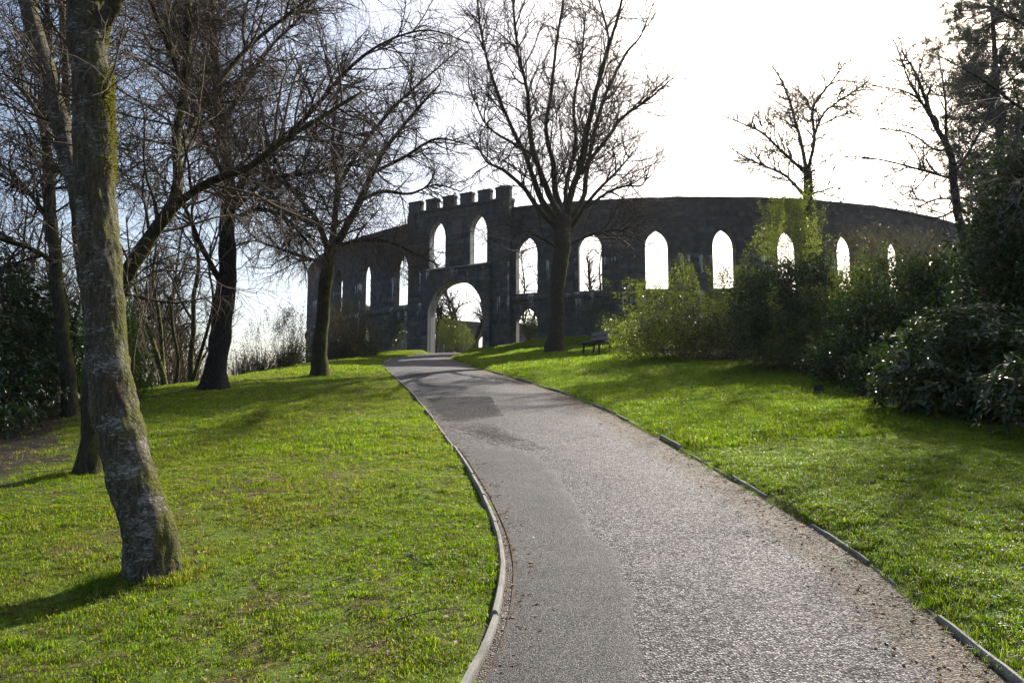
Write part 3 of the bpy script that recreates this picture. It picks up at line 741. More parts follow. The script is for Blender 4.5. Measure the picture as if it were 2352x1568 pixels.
def big_limb(name, rows, mt, parent, sides=14, step=.12, amp=.12, flare=0., seed=0, ring=None, rough=0.):
    n = ring or max(8, int(sum(np.linalg.norm(np.diff(np.array(rows)[:, :3], axis=0), axis=1)) / step)); q, L = resample(rows, n)
    P = q[:, :3].copy(); R = q[:, 3].copy()
    P[1:-1] += (vnoise(P[1:-1] * 1.7, seed + 5)[:, None] * R[1:-1, None] * (.08 if rough > 0 else .25)) * np.array([[1, .6, 0]])
    t = norm(np.gradient(P, axis=0)); ref = np.array([.94, .3, .15]) if abs((P[-1] - P[0])[2]) > .6 * np.linalg.norm(P[-1] - P[0]) else np.array([.13, .21, .97])
    a = norm(np.cross(t, ref)); b = np.cross(t, a); th = np.arange(sides) * 2 * np.pi / sides
    D = np.cos(th)[None, :, None] * a[:, None] + np.sin(th)[None, :, None] * b[:, None]
    V = P[:, None] + D * R[:, None, None]
    rad_ = R[:, None] * (1 + amp * (vnoise(V * (.9 / max(R.mean(), .03)) * .5, seed) + .5 * vnoise(V * (.9 / max(R.mean(), .03)) * 1.3, seed + 1)))
    if flare > 0:
        hgt = np.linspace(0, L, n); fl = np.exp(-hgt / (R[0] * 1.1)); lob = .5 + .5 * np.sin(th * 3 + seed) * .6 + .4 * np.sin(th * 5 + 2 + seed)
        rad_ = rad_ * (1 + flare * fl[:, None] * (.4 + lob[None]))
    if rough > 0:
        W_ = P[:, None] + D * rad_[:, :, None]; st_ = W_ * np.array([1, 1, .45])
        rad_ = rad_ + rough * (1.2 * vnoise(st_ * 16, seed + 7) + vnoise(st_ * 38, seed + 8) + .7 * vnoise(W_ * np.array([1, 1, 2.]) * 60, seed + 9))
    V = P[:, None] + D * rad_[:, :, None]
    F = np.array([[i * sides + j, i * sides + (j + 1) % sides, (i + 1) * sides + (j + 1) % sides, (i + 1) * sides + j] for i in range(n - 1) for j in range(sides)])
    cap = np.array([[(n - 1) * sides + j for j in range(sides)]])
    mesh_obj(name, V.reshape(-1, 3), [F, cap], mt, parent=parent, smooth=True); return P, R

def tree(name, label, base_uv, limbs, mt, tw, spec, seed, group=None, pos=None, flare=.6, sides=14, t0=.05, trunk_t0=.55, cat='tree', n_rs=30, amp=.12, rk=(.80, .72), step=.10, rough=0.):
    r = np.random.default_rng(seed)
    if pos is None: x, y, z = hit(*base_uv)
    else: x, y = pos; z = T(x, y)
    root = empty(name, (x, y, z), label, cat, group); PL = []; RL = []
    for i, L in enumerate(limbs):
        rows = limb_px(L, y); kf = rk[0] if i == 0 else rk[1]; rows = [(*q[:3], q[3] * kf) for q in rows]
        if i == 0: rows = [(x, y, z - .25, rows[0][3] * 1.02)] + rows[1:] if abs(rows[0][2] - z) < .6 else [(rows[0][0], rows[0][1], min(z, rows[0][2]) - .3, rows[0][3])] + rows
        P, R = big_limb('trunk' if i == 0 else 'limb', rows, mt, root, sides if i == 0 else max(8, min(sides - 4, 20)), step if i == 0 else .14, amp, flare if i == 0 else 0, seed * 10 + i, rough=rough)
        q, _ = resample(np.hstack([P, R[:, None]]), n_rs)
        if i == 0: k = int(n_rs * trunk_t0); q, _ = resample(q[k:], n_rs) if k < n_rs - 2 else (q, 0)
        PL.append(q[:, :3]); RL.append(q[:, 3])
    buf = Buf(); P = np.array(PL); R = np.array(RL)
    P, R = twigs_from(buf, P, R, spec, r)
    buf.build('crown', tw, root); return root, P, R

# weeping fine birch spec
def spec_birch(d1, d2, d3, L1=(1., 2.4), L2=(.5, 1.1), L3=(.25, .6), droop=-.5, r=(.022, .010, .0048)):
    return [dict(n=d1, L=L1, ang=(30, 70), seg=6, wig=.16, trop=(0, 0, .15), r=r[0], t0=.06, sides=4),
            dict(n=d2, L=L2, ang=(30, 75), seg=4, wig=.2, trop=(0, 0, droop * .5), r=r[1], t0=.1, sides=3),
            dict(n=d3, L=L3, ang=(25, 75), seg=2, wig=.2, trop=(0, 0, droop), r=r[2], t0=.05, sides=3, tap=.3, rtip=.4)]
def spec_up(d1, d2, d3, L1=(1.2, 2.8), L2=(.5, 1.2), L3=(.25, .6), r=(.03, .012, .006), upv=.35, wig=.15):
    return [dict(n=d1, L=L1, ang=(25, 55), seg=8, wig=wig, trop=(0, 0, upv), r=r[0], t0=.1, sides=4),
            dict(n=d2, L=L2, ang=(28, 65), seg=4, wig=.2, trop=(0, 0, upv * .7), r=r[1], t0=.15, sides=3),
            dict(n=d3, L=L3, ang=(25, 65), seg=2, wig=.2, trop=(0, 0, upv * .3), r=r[2], t0=.1, sides=3, tap=.3, rtip=.45)]

# --- foreground birch
birch, bP, bR = tree('birch_tree', 'big leaning birch with peeling white bark and moss on its right side', (352, 1312), [
    [(352, 1312, 0, 68), (346, 1243, 0, 64), (322, 1160, .02, 62), (303, 1095, .03, 61), (266, 947, .06, 56), (247, 799, .1, 51), (234, 651, .12, 51), (222, 520, .16, 51), (214, 400, .2, 51), (213, 200, .22, 47), (204, 50, .3, 50), (197, -120, .35, 46), (190, -400, .4, 40), (215, -800, .5, 30)],
    [(190, 470, .2, 20), (168, 400, .32, 27), (140, 280, .5, 25), (112, 180, .7, 23), (78, 60, .9, 22), (50, -60, 1.1, 20), (10, -260, 1.4, 16)],
    [(235, 60, .3, 22), (290, -40, .2, 18), (370, -160, .1, 14), (470, -260, 0, 9)],
    [(190, -200, .3, 22), (110, -330, -.4, 18), (0, -420, -1., 12)]],
    M['birch'], M['twig_b'], spec_birch(9, 9, 9, L1=(.5, 1.6), L2=(.3, .7), L3=(.15, .4), r=(.010, .005, .003)), 11, sides=88, flare=.45, trunk_t0=.38, amp=.10, rk=(.86, .84), step=.035, rough=.007)
# moss tufts along the sunny side of the trunk
def moss_tufts(parent, rows, n, seed, side=(1, .35)):
    r = np.random.default_rng(seed); q, L = resample(rows, 60); i = r.integers(0, 59, n); P = q[i, :3]; R = q[i, 3]
    a = math.atan2(side[1], side[0]) + r.normal(.1, .5, n); d = np.stack([np.cos(a), np.sin(a), r.normal(.1, .25, n)], -1)
    keep = vnoise(P * 3.1 + 4, seed) + .35 * np.cos(a) > .30; P, R, d = P[keep], R[keep], d[keep]; n = len(P)
    P = P + np.stack([np.zeros(n), np.zeros(n), r.uniform(-.06, .06, n)], -1)
    b = P + d * (R * .90)[:, None]; ln = r.uniform(.006, .020, n)[:, None]; w_ = norm(np.cross(d, r.normal(0, 1, (n, 3)))) * .004
    V = np.stack([b - w_, b + w_, b + (d + r.normal(0, .45, (n, 3))) * ln], 1).reshape(-1, 3)
    o = mesh_obj('moss', V, [np.arange(3 * n).reshape(-1, 3)], M['moss'], parent=parent); tag(o, kind='stuff')
M['moss'] = leaf_mat('moss_tuft', (.045, .050, .009), (.10, .095, .014), (.18, .17, .025), .5, .7, .2)
yb = birch.location[1]
moss_tufts(birch, limb_px([(352, 1300, 0, 66), (346, 1243, 0, 64), (303, 1095, .03, 61), (266, 947, .06, 56), (247, 799, .1, 51), (234, 651, .12, 51), (214, 400, .2, 51), (213, 200, .22, 47), (204, 50, .3, 50)], yb), 26000, 3)

tree('forked_tree', 'dark mossy forked tree standing just behind the leaning white birch', (205, 1082), [
    [(205, 1082, 0, 40), (212, 1000, 0, 30), (214, 900, 0, 27), (216, 800, .1, 25), (205, 700, .2, 21), (190, 600, .3, 18), (172, 450, .4, 16), (150, 300, .5, 13), (150, 120, .6, 11), (130, -100, .8, 8)],
    [(216, 830, .05, 20), (262, 705, 0, 25), (300, 612, -.1, 24), (350, 535, -.1, 21), (393, 480, -.1, 20), (411, 420, 0, 17), (405, 330, .2, 15), (424, 200, .4, 14), (430, 60, .7, 12), (440, -120, 1., 9)],
    [(375, 505, -.1, 14), (420, 460, -.2, 13), (495, 412, -.3, 12), (570, 385, -.3, 11), (650, 325, -.2, 9), (740, 268, 0, 7), (830, 212, .2, 4)],
    [(410, 350, .2, 9), (470, 240, .6, 8), (560, 120, 1., 7), (680, 20, 1.3, 5), (780, -60, 1.5, 3)],
    [(425, 200, .4, 8), (380, 90, .1, 7), (330, -40, -.3, 5)]],
    M['bark_moss'], M['twig_b'], spec_birch(8, 7.5, 10., L1=(.8, 2.2), L2=(.4, 1.1), L3=(.2, .55), droop=-.6, r=(.018, .008, .0045)), 12, trunk_t0=.45, sides=18)
tree('slender_tree', 'slender mossy tree rising in front of the dark laurels with low side limbs', (162, 952), [
    [(162, 952, 0, 24), (152, 850, 0, 19), (140, 730, 0, 18), (128, 620, .1, 17), (118, 500, .2, 15), (112, 400, .3, 13), (103, 250, .4, 11), (110, 100, .5, 9), (105, -80, .6, 6)],
    [(126, 605, 0, 9), (90, 580, -.3, 8), (45, 560, -.6, 6), (-30, 540, -1, 4)],
    [(120, 520, .1, 8), (80, 460, .4, 7), (30, 400, .8, 5), (-40, 350, 1, 3)],
    [(112, 420, .2, 8), (160, 360, .6, 7), (230, 330, 1., 5), (310, 350, 1.4, 3)],
    [(106, 300, .3, 7), (60, 220, .1, 6), (10, 170, -.2, 4)],
    [(108, 200, .4, 6), (170, 130, .8, 5), (250, 80, 1.2, 3)]],
    M['bark'], M['twig_d'], spec_birch(7.5, 6, 8, L1=(.8, 2.6), L2=(.5, 1.2), L3=(.25, .7), droop=-.15, r=(.024, .012, .0065)), 13, trunk_t0=.42)
tree('crest_tree', 'stout dark tree on the lawn crest with a low elbowed left branch', (492, 893), [
    [(492, 893, 0, 36), (498, 840, 0, 30), (510, 720, 0, 28), (520, 610, 0, 25), (524, 500, 0, 22), (527, 440, 0, 20), (519, 380, .1, 18), (505, 250, .3, 15), (494, 120, .5, 12), (480, -60, .8, 8)],
    [(508, 650, 0, 10), (488, 612, -.3, 9), (458, 558, -.6, 8), (432, 492, -.9, 6), (395, 430, -1.2, 4), (340, 380, -1.4, 2)],
    [(535, 470, 0, 13), (570, 395, -.4, 12), (640, 330, -.9, 10), (715, 255, -1.4, 8), (800, 160, -1.9, 6), (880, 100, -2.2, 4), (980, 70, -2.4, 3), (1080, 100, -2.6, 2)],
    [(540, 500, .1, 7), (600, 480, .4, 6), (655, 500, .8, 5), (705, 555, 1.1, 4), (745, 600, 1.4, 2)],
    [(515, 400, 0, 9), (470, 325, .5, 8), (440, 220, 1., 6), (400, 100, 1.6, 4), (380, 0, 2., 3)],
    [(510, 290, .2, 9), (560, 200, .1, 8), (620, 110, 0, 6), (700, 30, -.1, 4), (760, -60, -.2, 3)],
    [(540, 480, 0, 7), (610, 415, -.6, 6), (700, 400, -1.2, 5), (800, 380, -1.8, 3), (900, 400, -2.4, 2)],
    [(500, 200, .4, 8), (470, 110, .8, 6), (440, 10, 1.2, 4)]],
    M['bark_dark'], M['twig_b'], spec_birch(6.8, 5.6, 9.0, L1=(1.2, 3.4), L2=(.6, 1.4), L3=(.3, .85), droop=-.5, r=(.028, .013, .0072)), 14, trunk_t0=.4)
tree('spreading_tree', 'low spreading mossy tree with twiggy weeping crown beside the path, left of the gateway', (733, 862), [
    [(730, 862, 0, 25), (735, 780, 0, 20), (742, 700, 0, 19), (752, 620, 0, 18), (762, 565, 0, 17)],
    [(757, 590, 0, 10), (735, 520, -.5, 10), (700, 470, -1., 8), (660, 420, -1.5, 6), (625, 350, -2., 5), (600, 260, -2.4, 3)],
    [(762, 575, 0, 11), (770, 500, .6, 10), (775, 420, 1.1, 8), (765, 330, 1.6, 6), (775, 220, 2., 4), (790, 120, 2.3, 2)],
    [(765, 575, 0, 13), (800, 510, -.3, 12), (830, 455, -.6, 11), (855, 395, -1., 9), (895, 330, -1.4, 7), (950, 260, -1.8, 5), (1010, 195, -2.2, 3)],
    [(828, 460, -.5, 6), (880, 440, -.1, 6), (940, 445, .4, 4), (1000, 425, .9, 3), (1060, 440, 1.2, 2)],
    [(748, 605, 0, 6), (690, 588, .6, 6), (640, 570, 1.1, 5), (590, 550, 1.6, 3), (545, 500, 2, 2)],
    [(768, 565, 0, 6), (830, 552, -.7, 6), (890, 555, -1.3, 5), (950, 580, -1.9, 3), (1010, 610, -2.4, 2)],
    [(775, 430, 1., 7), (830, 340, 1.6, 6), (900, 250, 2.2, 5), (990, 170, 2.8, 3), (1060, 110, 3.2, 2)],
    [(850, 400, -1., 6), (930, 360, -2, 5), (1000, 320, -3, 4), (1070, 330, -3.6, 2)],
    [(735, 520, -.5, 6), (680, 500, -1.6, 5), (620, 470, -2.6, 3), (580, 440, -3.2, 2)]],
    M['bark_moss'], M['twig_b'], spec_birch(4.8, 5.2, 8.2, L1=(1., 2.5), L2=(.6, 1.4), L3=(.3, .8), droop=-.55, r=(.028, .014, .0085)), 15, trunk_t0=.8)
tree('vase_tree', 'tall bare vase-shaped tree on the lawn between the gateway and the bench', (1275, 810), [
    [(1275, 810, 0, 26), (1276, 760, 0, 23), (1280, 680, 0, 22), (1287, 600, 0, 24), (1293, 540, 0, 26), (1298, 500, 0, 24)],
    [(1285, 530, 0, 11), (1242, 487, -.5, 10), (1202, 431, -1.2, 8), (1156, 391, -1.9, 6), (1117, 370, -2.4, 4), (1090, 320, -2.8, 2)],
    [(1290, 520, 0, 13), (1248, 467, .3, 12), (1225, 411, .7, 10), (1209, 362, 1., 9), (1176, 296, 1.4, 7), (1143, 214, 1.8, 6), (1120, 141, 2.2, 5), (1100, 40, 2.6, 4), (1092, -80, 3, 3)],
    [(1293, 510, 0, 13), (1258, 437, -.6, 12), (1228, 358, -1.2, 10), (1217, 296, -1.5, 8), (1214, 230, -1.8, 7), (1205, 184, -2., 6), (1189, 115, -2.3, 5), (1178, 0, -2.6, 4), (1170, -100, -2.8, 2)],
    [(1298, 500, 0, 13), (1276, 444, .8, 12), (1271, 378, 1.5, 10), (1254, 296, 2.2, 8), (1266, 214, 2.8, 7), (1278, 99, 3.4, 5), (1294, 0, 3.9, 4), (1302, -100, 4.3, 3)],
    [(1302, 505, 0, 14), (1311, 451, -.3, 13), (1334, 378, -.7, 12), (1347, 312, -1., 11), (1363, 237, -1.3, 10), (1386, 148, -1.7, 8), (1406, 82, -2., 6), (1426, 10, -2.3, 5), (1440, -80, -2.6, 3)],
    [(1308, 515, 0, 10), (1340, 451, .6, 10), (1350, 378, 1.2, 9), (1380, 247, 2.1, 7), (1406, 184, 2.6, 6), (1439, 122, 3, 5), (1472, 82, 3.3, 3), (1500, 10, 3.6, 2)],
    [(1335, 400, -.6, 8), (1362, 360, -1.2, 7), (1406, 303, -1.9, 6), (1429, 270, -2.3, 5), (1488, 230, -2.9, 4), (1547, 178, -3.4, 2)],
    [(1312, 525, 0, 8), (1350, 465, -.8, 7), (1383, 428, -1.4, 6), (1422, 388, -2, 4), (1459, 345, -2.5, 2)],
    [(1300, 500, 0, 10), (1302, 420, 1.6, 9), (1322, 330, 2.8, 7), (1318, 240, 3.6, 6), (1335, 140, 4.2, 4), (1345, 30, 4.8, 3)],
    [(1400, 95, -2, 5), (1388, 45, -1.8, 4), (1372, -10, -1.6, 3)],
    [(1312, 560, 0, 7), (1360, 538, -.9, 6), (1420, 528, -1.8, 5), (1470, 545, -2.6, 3)],
    [(1280, 570, 0, 5), (1240, 545, -1., 5), (1205, 530, -1.8, 3), (1180, 545, -2.4, 2)],
    [(1228, 358, -1.2, 6), (1180, 330, -2.2, 5), (1120, 290, -3.2, 4), (1085, 220, -4, 2)],
    [(1345, 478, -.7, 5), (1400, 440, -1.5, 5), (1440, 427, -2, 4), (1475, 425, -2.5, 3), (1492, 385, -2.8, 2)]],
    M['bark_moss'], M['twig_d'], spec_up(3.1, 3.2, 4.0, L1=(1.8, 4.8), L2=(.8, 2.1), L3=(.4, 1.3), r=(.036, .022, .017), wig=.2), 16, trunk_t0=.86, sides=18, rk=(.78, .62))
ivyt, iP, iR = tree('ivy_tree', 'bare tree with ivy-clad trunk rising above the wall behind the bushes', None, [
    [(1853, 700, 0, 15), (1855, 560, 0, 13), (1855, 460, 0, 12), (1856, 420, 0, 11), (1853, 385, 0, 9)],
    [(1848, 395, 0, 6), (1797, 349, -.4, 5), (1751, 306, -.8, 4), (1709, 286, -1.2, 3), (1659, 266, -1.6, 1.5)],
    [(1848, 450, 0, 6), (1804, 404, .5, 5), (1755, 381, 1, 4), (1712, 362, 1.4, 3), (1672, 335, 1.8, 1.5)],
    [(1852, 385, 0, 7), (1837, 316, .4, 6), (1824, 270, .8, 5), (1807, 214, 1.2, 4), (1788, 174, 1.6, 3), (1765, 141, 2., 1.5)],
    [(1856, 390, 0, 7), (1870, 322, -.4, 6), (1866, 263, -.8, 5), (1876, 230, -1., 4), (1913, 184, -1.4, 3), (1949, 132, -1.8, 1.5)],
    [(1869, 315, -.4, 5), (1896, 257, .3, 4), (1962, 210, 1.1, 3), (1995, 187, 1.6, 1.5)],
    [(1880, 290, -.3, 3), (1922, 270, -1.2, 3), (1968, 257, -2., 1.5)],
    [(1858, 447, 0, 4), (1896, 437, -.7, 3), (1922, 431, -1.3, 2), (1950, 455, -1.8, 1)]],
    M['bark_ivy'], M['twig_g'], spec_up(4.2, 3.6, 3.4, L1=(1.2, 3.4), L2=(.8, 2.0), L3=(.5, 1.3), r=(.042, .032, .026), upv=.3, wig=.18), 17, pos=at(1853, 700, 37.5)[:2], trunk_t0=.9, rk=(.85, .62))
tree('sweeping_tree', 'bare tree with long sweeping branches beside the tall laurel', None, [
    [(2228, 640, 0, 13), (2222, 580, 0, 12), (2205, 513, 0, 11), (2192, 428, 0, 10), (2186, 368, 0, 9), (2172, 329, 0, 8), (2146, 286, .2, 6), (2120, 214, .4, 5), (2100, 164, .6, 3), (2070, 115, .8, 2)],
    [(2190, 412, 0, 4), (2107, 388, -.5, 3.5), (2011, 365, -1.1, 2.5), (1929, 360, -1.6, 1.2)],
    [(2178, 345, 0, 4), (2143, 342, .5, 3), (2087, 306, 1., 2.5), (1988, 291, 1.8, 1.2)],
    [(2199, 456, 0, 4), (2150, 458, -.5, 3), (2103, 480, -.9, 2)],
    [(2150, 290, .2, 4), (2120, 240, -.3, 3), (2077, 210, -.8, 2.5), (1982, 194, -1.6, 1.2)],
    [(2172, 322, 0, 5), (2172, 247, .5, 4), (2165, 184, 1., 2.5), (2150, 110, 1.4, 1.5)],
    [(2200, 480, 0, 4), (2150, 500, .7, 3), (2080, 490, 1.5, 2), (2000, 470, 2.2, 1.2)],
    [(2192, 400, 0, 5), (2230, 340, .3, 4), (2270, 260, .6, 3), (2300, 180, .9, 2)],
    [(2140, 275, .2, 4), (2090, 190, 1., 3), (2060, 110, 1.6, 2), (2040, 70, 2., 1)]],
    M['bark_dark'], M['twig_g'], spec_up(5.0, 4.4, 4.0, L1=(.9, 2.8), L2=(.5, 1.4), L3=(.3, .9), r=(.023, .018, .015), upv=.05, wig=.16), 18, pos=at(2228, 640, 21.)[:2], trunk_t0=.45, rk=(.85, .7))
tree('overhanging_tree', 'bare tree outside the right edge whose pale twigs sweep in over the pine', None, [
    [(2560, 900, 0, 30), (2540, 600, 0, 26), (2530, 300, 0, 22), (2500, 50, .2, 18), (2480, -200, .4, 12)],
    [(2525, 330, 0, 9), (2430, 270, -.4, 7), (2350, 250, -.8, 5), (2250, 180, -1.2, 3), (2140, 120, -1.6, 1.5)],
    [(2520, 150, 0, 9), (2420, 90, .4, 7), (2320, 40, .8, 5), (2270, 5, 1.1, 3), (2230, -60, 1.4, 2)],
    [(2530, 420, 0, 8), (2440, 390, .4, 6), (2360, 340, .8, 4), (2270, 330, 1.2, 2)],
    [(2535, 520, 0, 7), (2440, 480, -.5, 5), (2350, 420, -1., 3), (2260, 400, -1.5, 2)],
    [(2510, 50, 0, 7), (2420, -20, -.5, 5), (2340, -60, -1., 3)]],
    M['bark'], M['twig_g'], [dict(n=5., L=(.8, 2.0), ang=(25, 60), seg=7, wig=.10, trop=(.1, 0, -.1), r=.012, t0=.15, sides=4, bias=(-.25, 0, -.1)),
                             dict(n=6, L=(.4, 1.), ang=(20, 50), seg=4, wig=.10, trop=(0, 0, -.2), r=.0075, t0=.1, sides=3),
                             dict(n=4., L=(.15, .4), ang=(20, 50), seg=2, wig=.10, trop=(0, 0, -.3), r=.005, t0=.1, sides=3)], 19, pos=at(2560, 900, 11.)[:2], trunk_t0=.6)
# --- thin trees beyond the crest on the left
for sd_, lb, ps, lim in ((21, 'thin tree of three crooked stems below the crest, beside the stout dark tree', at(395, 905, 24.)[:2],
     [[(395, 960, 0, 9), (372, 850, 0, 8), (345, 770, .2, 7), (318, 690, .5, 5), (300, 600, .8, 3), (290, 500, 1., 2)],
      [(388, 930, 0, 7), (375, 850, .3, 7), (368, 740, .5, 6), (352, 640, .8, 5), (360, 540, 1, 3), (350, 440, 1.2, 2)],
      [(392, 930, 0, 6), (410, 830, -.4, 5), (395, 730, -.8, 4), (405, 620, -1., 3), (420, 520, -1.2, 2)]]),
    (22, 'thin twin-stemmed mossy tree below the crest, against the pale sky', at(432, 895, 22.)[:2],
     [[(432, 960, 0, 9), (437, 860, 0, 8), (444, 760, 0, 7), (446, 680, .2, 6), (456, 600, .4, 5), (440, 500, .6, 3), (450, 400, .8, 2)],
      [(436, 900, 0, 7), (455, 830, -.4, 6), (476, 760, -.8, 5), (490, 690, -1.1, 4), (480, 600, -1.4, 3), (500, 520, -1.6, 2)],
      [(444, 740, 0, 5), (415, 690, .4, 4), (395, 640, .8, 3), (370, 600, 1., 2)]])):
    tree('thin_tree', lb, None, lim, M['bark_moss'], M['twig_d'], spec_up(2.2, 2.8, 3., L1=(.8, 2.), L2=(.5, 1.1), L3=(.3, .7), r=(.02, .011, .007), upv=.25), sd_, pos=ps, trunk_t0=.3, sides=10)

# --- generic bare trees (prototype, then copies): woods on the left slope and inside the ring
def proto_tree(name, H, seed, stems, spec, mt, tw, spread=.35, rr=.16):
    r = np.random.default_rng(seed); root = bpy.data.objects.new(name, None); COL.objects.link(root); PL = []; RL = []
    for s in range(stems):
        a = r.uniform(0, 6.28); l = spread * (r.uniform(.5, 1.) if stems > 1 else .25); rows = []
        for t in np.linspace(0, 1, 6):
            rows.append((math.cos(a) * l * H * t ** 1.15 * .6 + r.normal(0, .03) * H * t, math.sin(a) * l * H * t ** 1.15 * .6 + r.normal(0, .03) * H * t, -.4 + (H + .4) * t * (1 - .15 * l), rr * (1 - .85 * t) * r.uniform(.85, 1.)))
        P, R = big_limb('trunk' if s == 0 else 'limb', rows, mt, root, 9, .4, .12, .3, seed + s)
        q, _ = resample(np.hstack([P, R[:, None]]), 30); q, _ = resample(q[7:], 30); PL.append(q[:, :3]); RL.append(q[:, 3])
    buf = Buf(); twigs_from(buf, np.array(PL), np.array(RL), spec, r); buf.build('crown', tw, root); return root
def place(root, x, y, rz, sc, label, group, first, z=None):
    if first: o = root
    else:
        o = root.copy(); COL.objects.link(o)
        for c in list(root.children):
            d = c.copy(); COL.objects.link(d); d.parent = o
    o.location = (x, y, T(x, y) if z is None else z); o.rotation_euler = (0, 0, rz); o.scale = (sc,) * 3
    return tag(o, label, 'tree', group)
wspec = [dict(n=2.4, L=(1.5, 3.6), ang=(30, 65), seg=7, wig=.15, trop=(0, 0, .3), r=.05, t0=.05, sides=4),
         dict(n=2.8, L=(.8, 1.8), ang=(30, 65), seg=4, wig=.2, trop=(0, 0, .15), r=.024, t0=.1, sides=3),
         dict(n=3.4, L=(.4, 1.2), ang=(25, 60), seg=2, wig=.2, trop=(0, 0, 0), r=.015, t0=.1, sides=3)]
pa = proto_tree('bare_tree', 11., 31, 2, wspec, M['bark'], M['twig_d'], .3, .17)
pb = proto_tree('bare_tree', 9., 32, 4, wspec, M['bark'], M['twig_d'], .5, .13)
wood = [(pa, 30, 32, 1.1), (pb, 95, 30, 1.), (pa, 150, 40, 1.25), (pb, 230, 36, 1.), (pa, 290, 46, 1.2), (pb, 330, 30, .85), (pa, 395, 52, 1.2), (pb, 440, 44, .9), (pa, 60, 55, 1.4), (pb, 10, 40, 1.2), (pa, 350, 66, 1.3), (pa, -60, 34, 1.2)]
used = set()
WOODLAB = 'bare tree in the wood on the slope beyond the lawn crest'
for i, (pr, u, yy, s) in enumerate(wood):
    x = at(u, 800, yy)[0]; z = -2.5 + .02 * yy
    place(pr, x, yy, i * 1.7, s, WOODLAB, 'bare trees in the wood beyond the crest', pr.name not in used, z=max(T(x, yy), z)); used.add(pr.name)
ispec = [dict(n=2.2, L=(1.4, 3.4), ang=(30, 65), seg=7, wig=.16, trop=(0, 0, .3), r=.085, t0=.05, sides=4),
         dict(n=2.4, L=(.8, 1.8), ang=(30, 65), seg=4, wig=.18, trop=(0, 0, 0.), r=.055, t0=.1, sides=3),
         dict(n=2.6, L=(.5, 1.2), ang=(25, 60), seg=2, wig=.18, trop=(0, 0, -.4), r=.038, t0=.1, sides=3)]
pc = proto_tree('garden_tree', 11.5, 41, 5, ispec, M['bark_dark'], M['twig_d'], .8, .22)
pd = proto_tree('garden_tree', 11.5, 47, 2, ispec, M['bark_dark'], M['twig_d'], .5, .14)
for i, (pr, u, yy, sc_, lb) in enumerate(((pc, 1066, 60, .95, 'dark many-stemmed bare tree framed by the gateway arch, inside the ring'),
        (pd, 1105, 58, 1.0, 'slim bare garden tree seen through the right window above the gateway arch'),
        (pd, 1008, 60, 1.05, 'slim bare garden tree seen through the left window above the gateway arch'),
        (pd, 1215, 53, .86, 'slim weeping bare tree seen through the window right of the gatehouse'),
        (pc, 1372, 54, .82, 'spreading bare tree seen through the window behind the vase-shaped tree'))):
    x = at(u, 800, yy)[0]; place(pr, x, yy, i * 2.1 + .5, sc_, lb, None, i < 2)

# ------------------------------------------------------------------ bushes
def leaf_arrays(P, D, L, W, r, fold=.25, big=True, droop=.25):
    """P base, D direction, returns V,F triangles"""
    n = len(P); up = np.array([[0, 0, 1.]]); s = norm(np.cross(D, up + r.normal(0, .35, (n, 3)))); nn = norm(np.cross(s, D))
    L = L[:, None]; W = W[:, None]
    if big:
        base_, tip = P, P + D * L - nn * L * droop * .5; mid = P + D * L * .5 + nn * L * droop * .12
        m1 = P + D * L * .32; l1 = m1 + s * W * .42 + nn * W * fold; r1 = m1 - s * W * .42 + nn * W * fold
        m2 = P + D * L * .68 - nn * L * droop * .12; l2 = m2 + s * W * .46 + nn * W * fold * .9; r2 = m2 - s * W * .46 + nn * W * fold * .9
        V = np.stack([base_, l1, r1, mid, l2, r2, tip], 1)
        f = np.array([[0, 3, 1], [0, 2, 3], [1, 3, 4], [2, 5, 3], [4, 3, 6], [5, 6, 3]])
    else:
        mid = P + D * L * .5; V = np.stack([P, mid + s * W * .5 + nn * W * fold, P + D * L - nn * L * droop * .3, mid - s * W * .5 + nn * W * fold], 1)
        f = np.array([[0, 2, 1], [0, 3, 2]])
    F = (f[None] + (np.arange(n) * V.shape[1])[:, None, None]).reshape(-1, 3)
    return V.reshape(-1, 3), F
def blob_points(blobs, n, r, shell=.55, lump=.28, seed=0):
    out = []; nr = []
    vol = np.array([b[3] * b[4] * (b[2] / FPX) ** 2 for b in blobs]); cnt = np.maximum((n * vol / vol.sum()).astype(int), 3)
    for b, c in zip(blobs, cnt):
        ctr = at(b[0], b[1], b[2]); s = b[2] / FPX; ax = np.array([b[3] * s, b[5], b[4] * s])
        d = norm(r.normal(0, 1, (c, 3))); lum = 1 + lump * vnoise(d * 2.1 + b[0] * .37, seed) + lump * .7 * vnoise(d * 5. + b[1] * .13, seed + 1)
        q = shell + (1 - shell) * r.random(c) ** .6; p = ctr + d * ax * (q * lum)[:, None]
        g = terrain(p[:, 0], p[:, 1], False); k = p[:, 2] > g + .03; out.append(p[k]); nr.append(d[k])
    return np.concatenate(out), np.concatenate(nr)
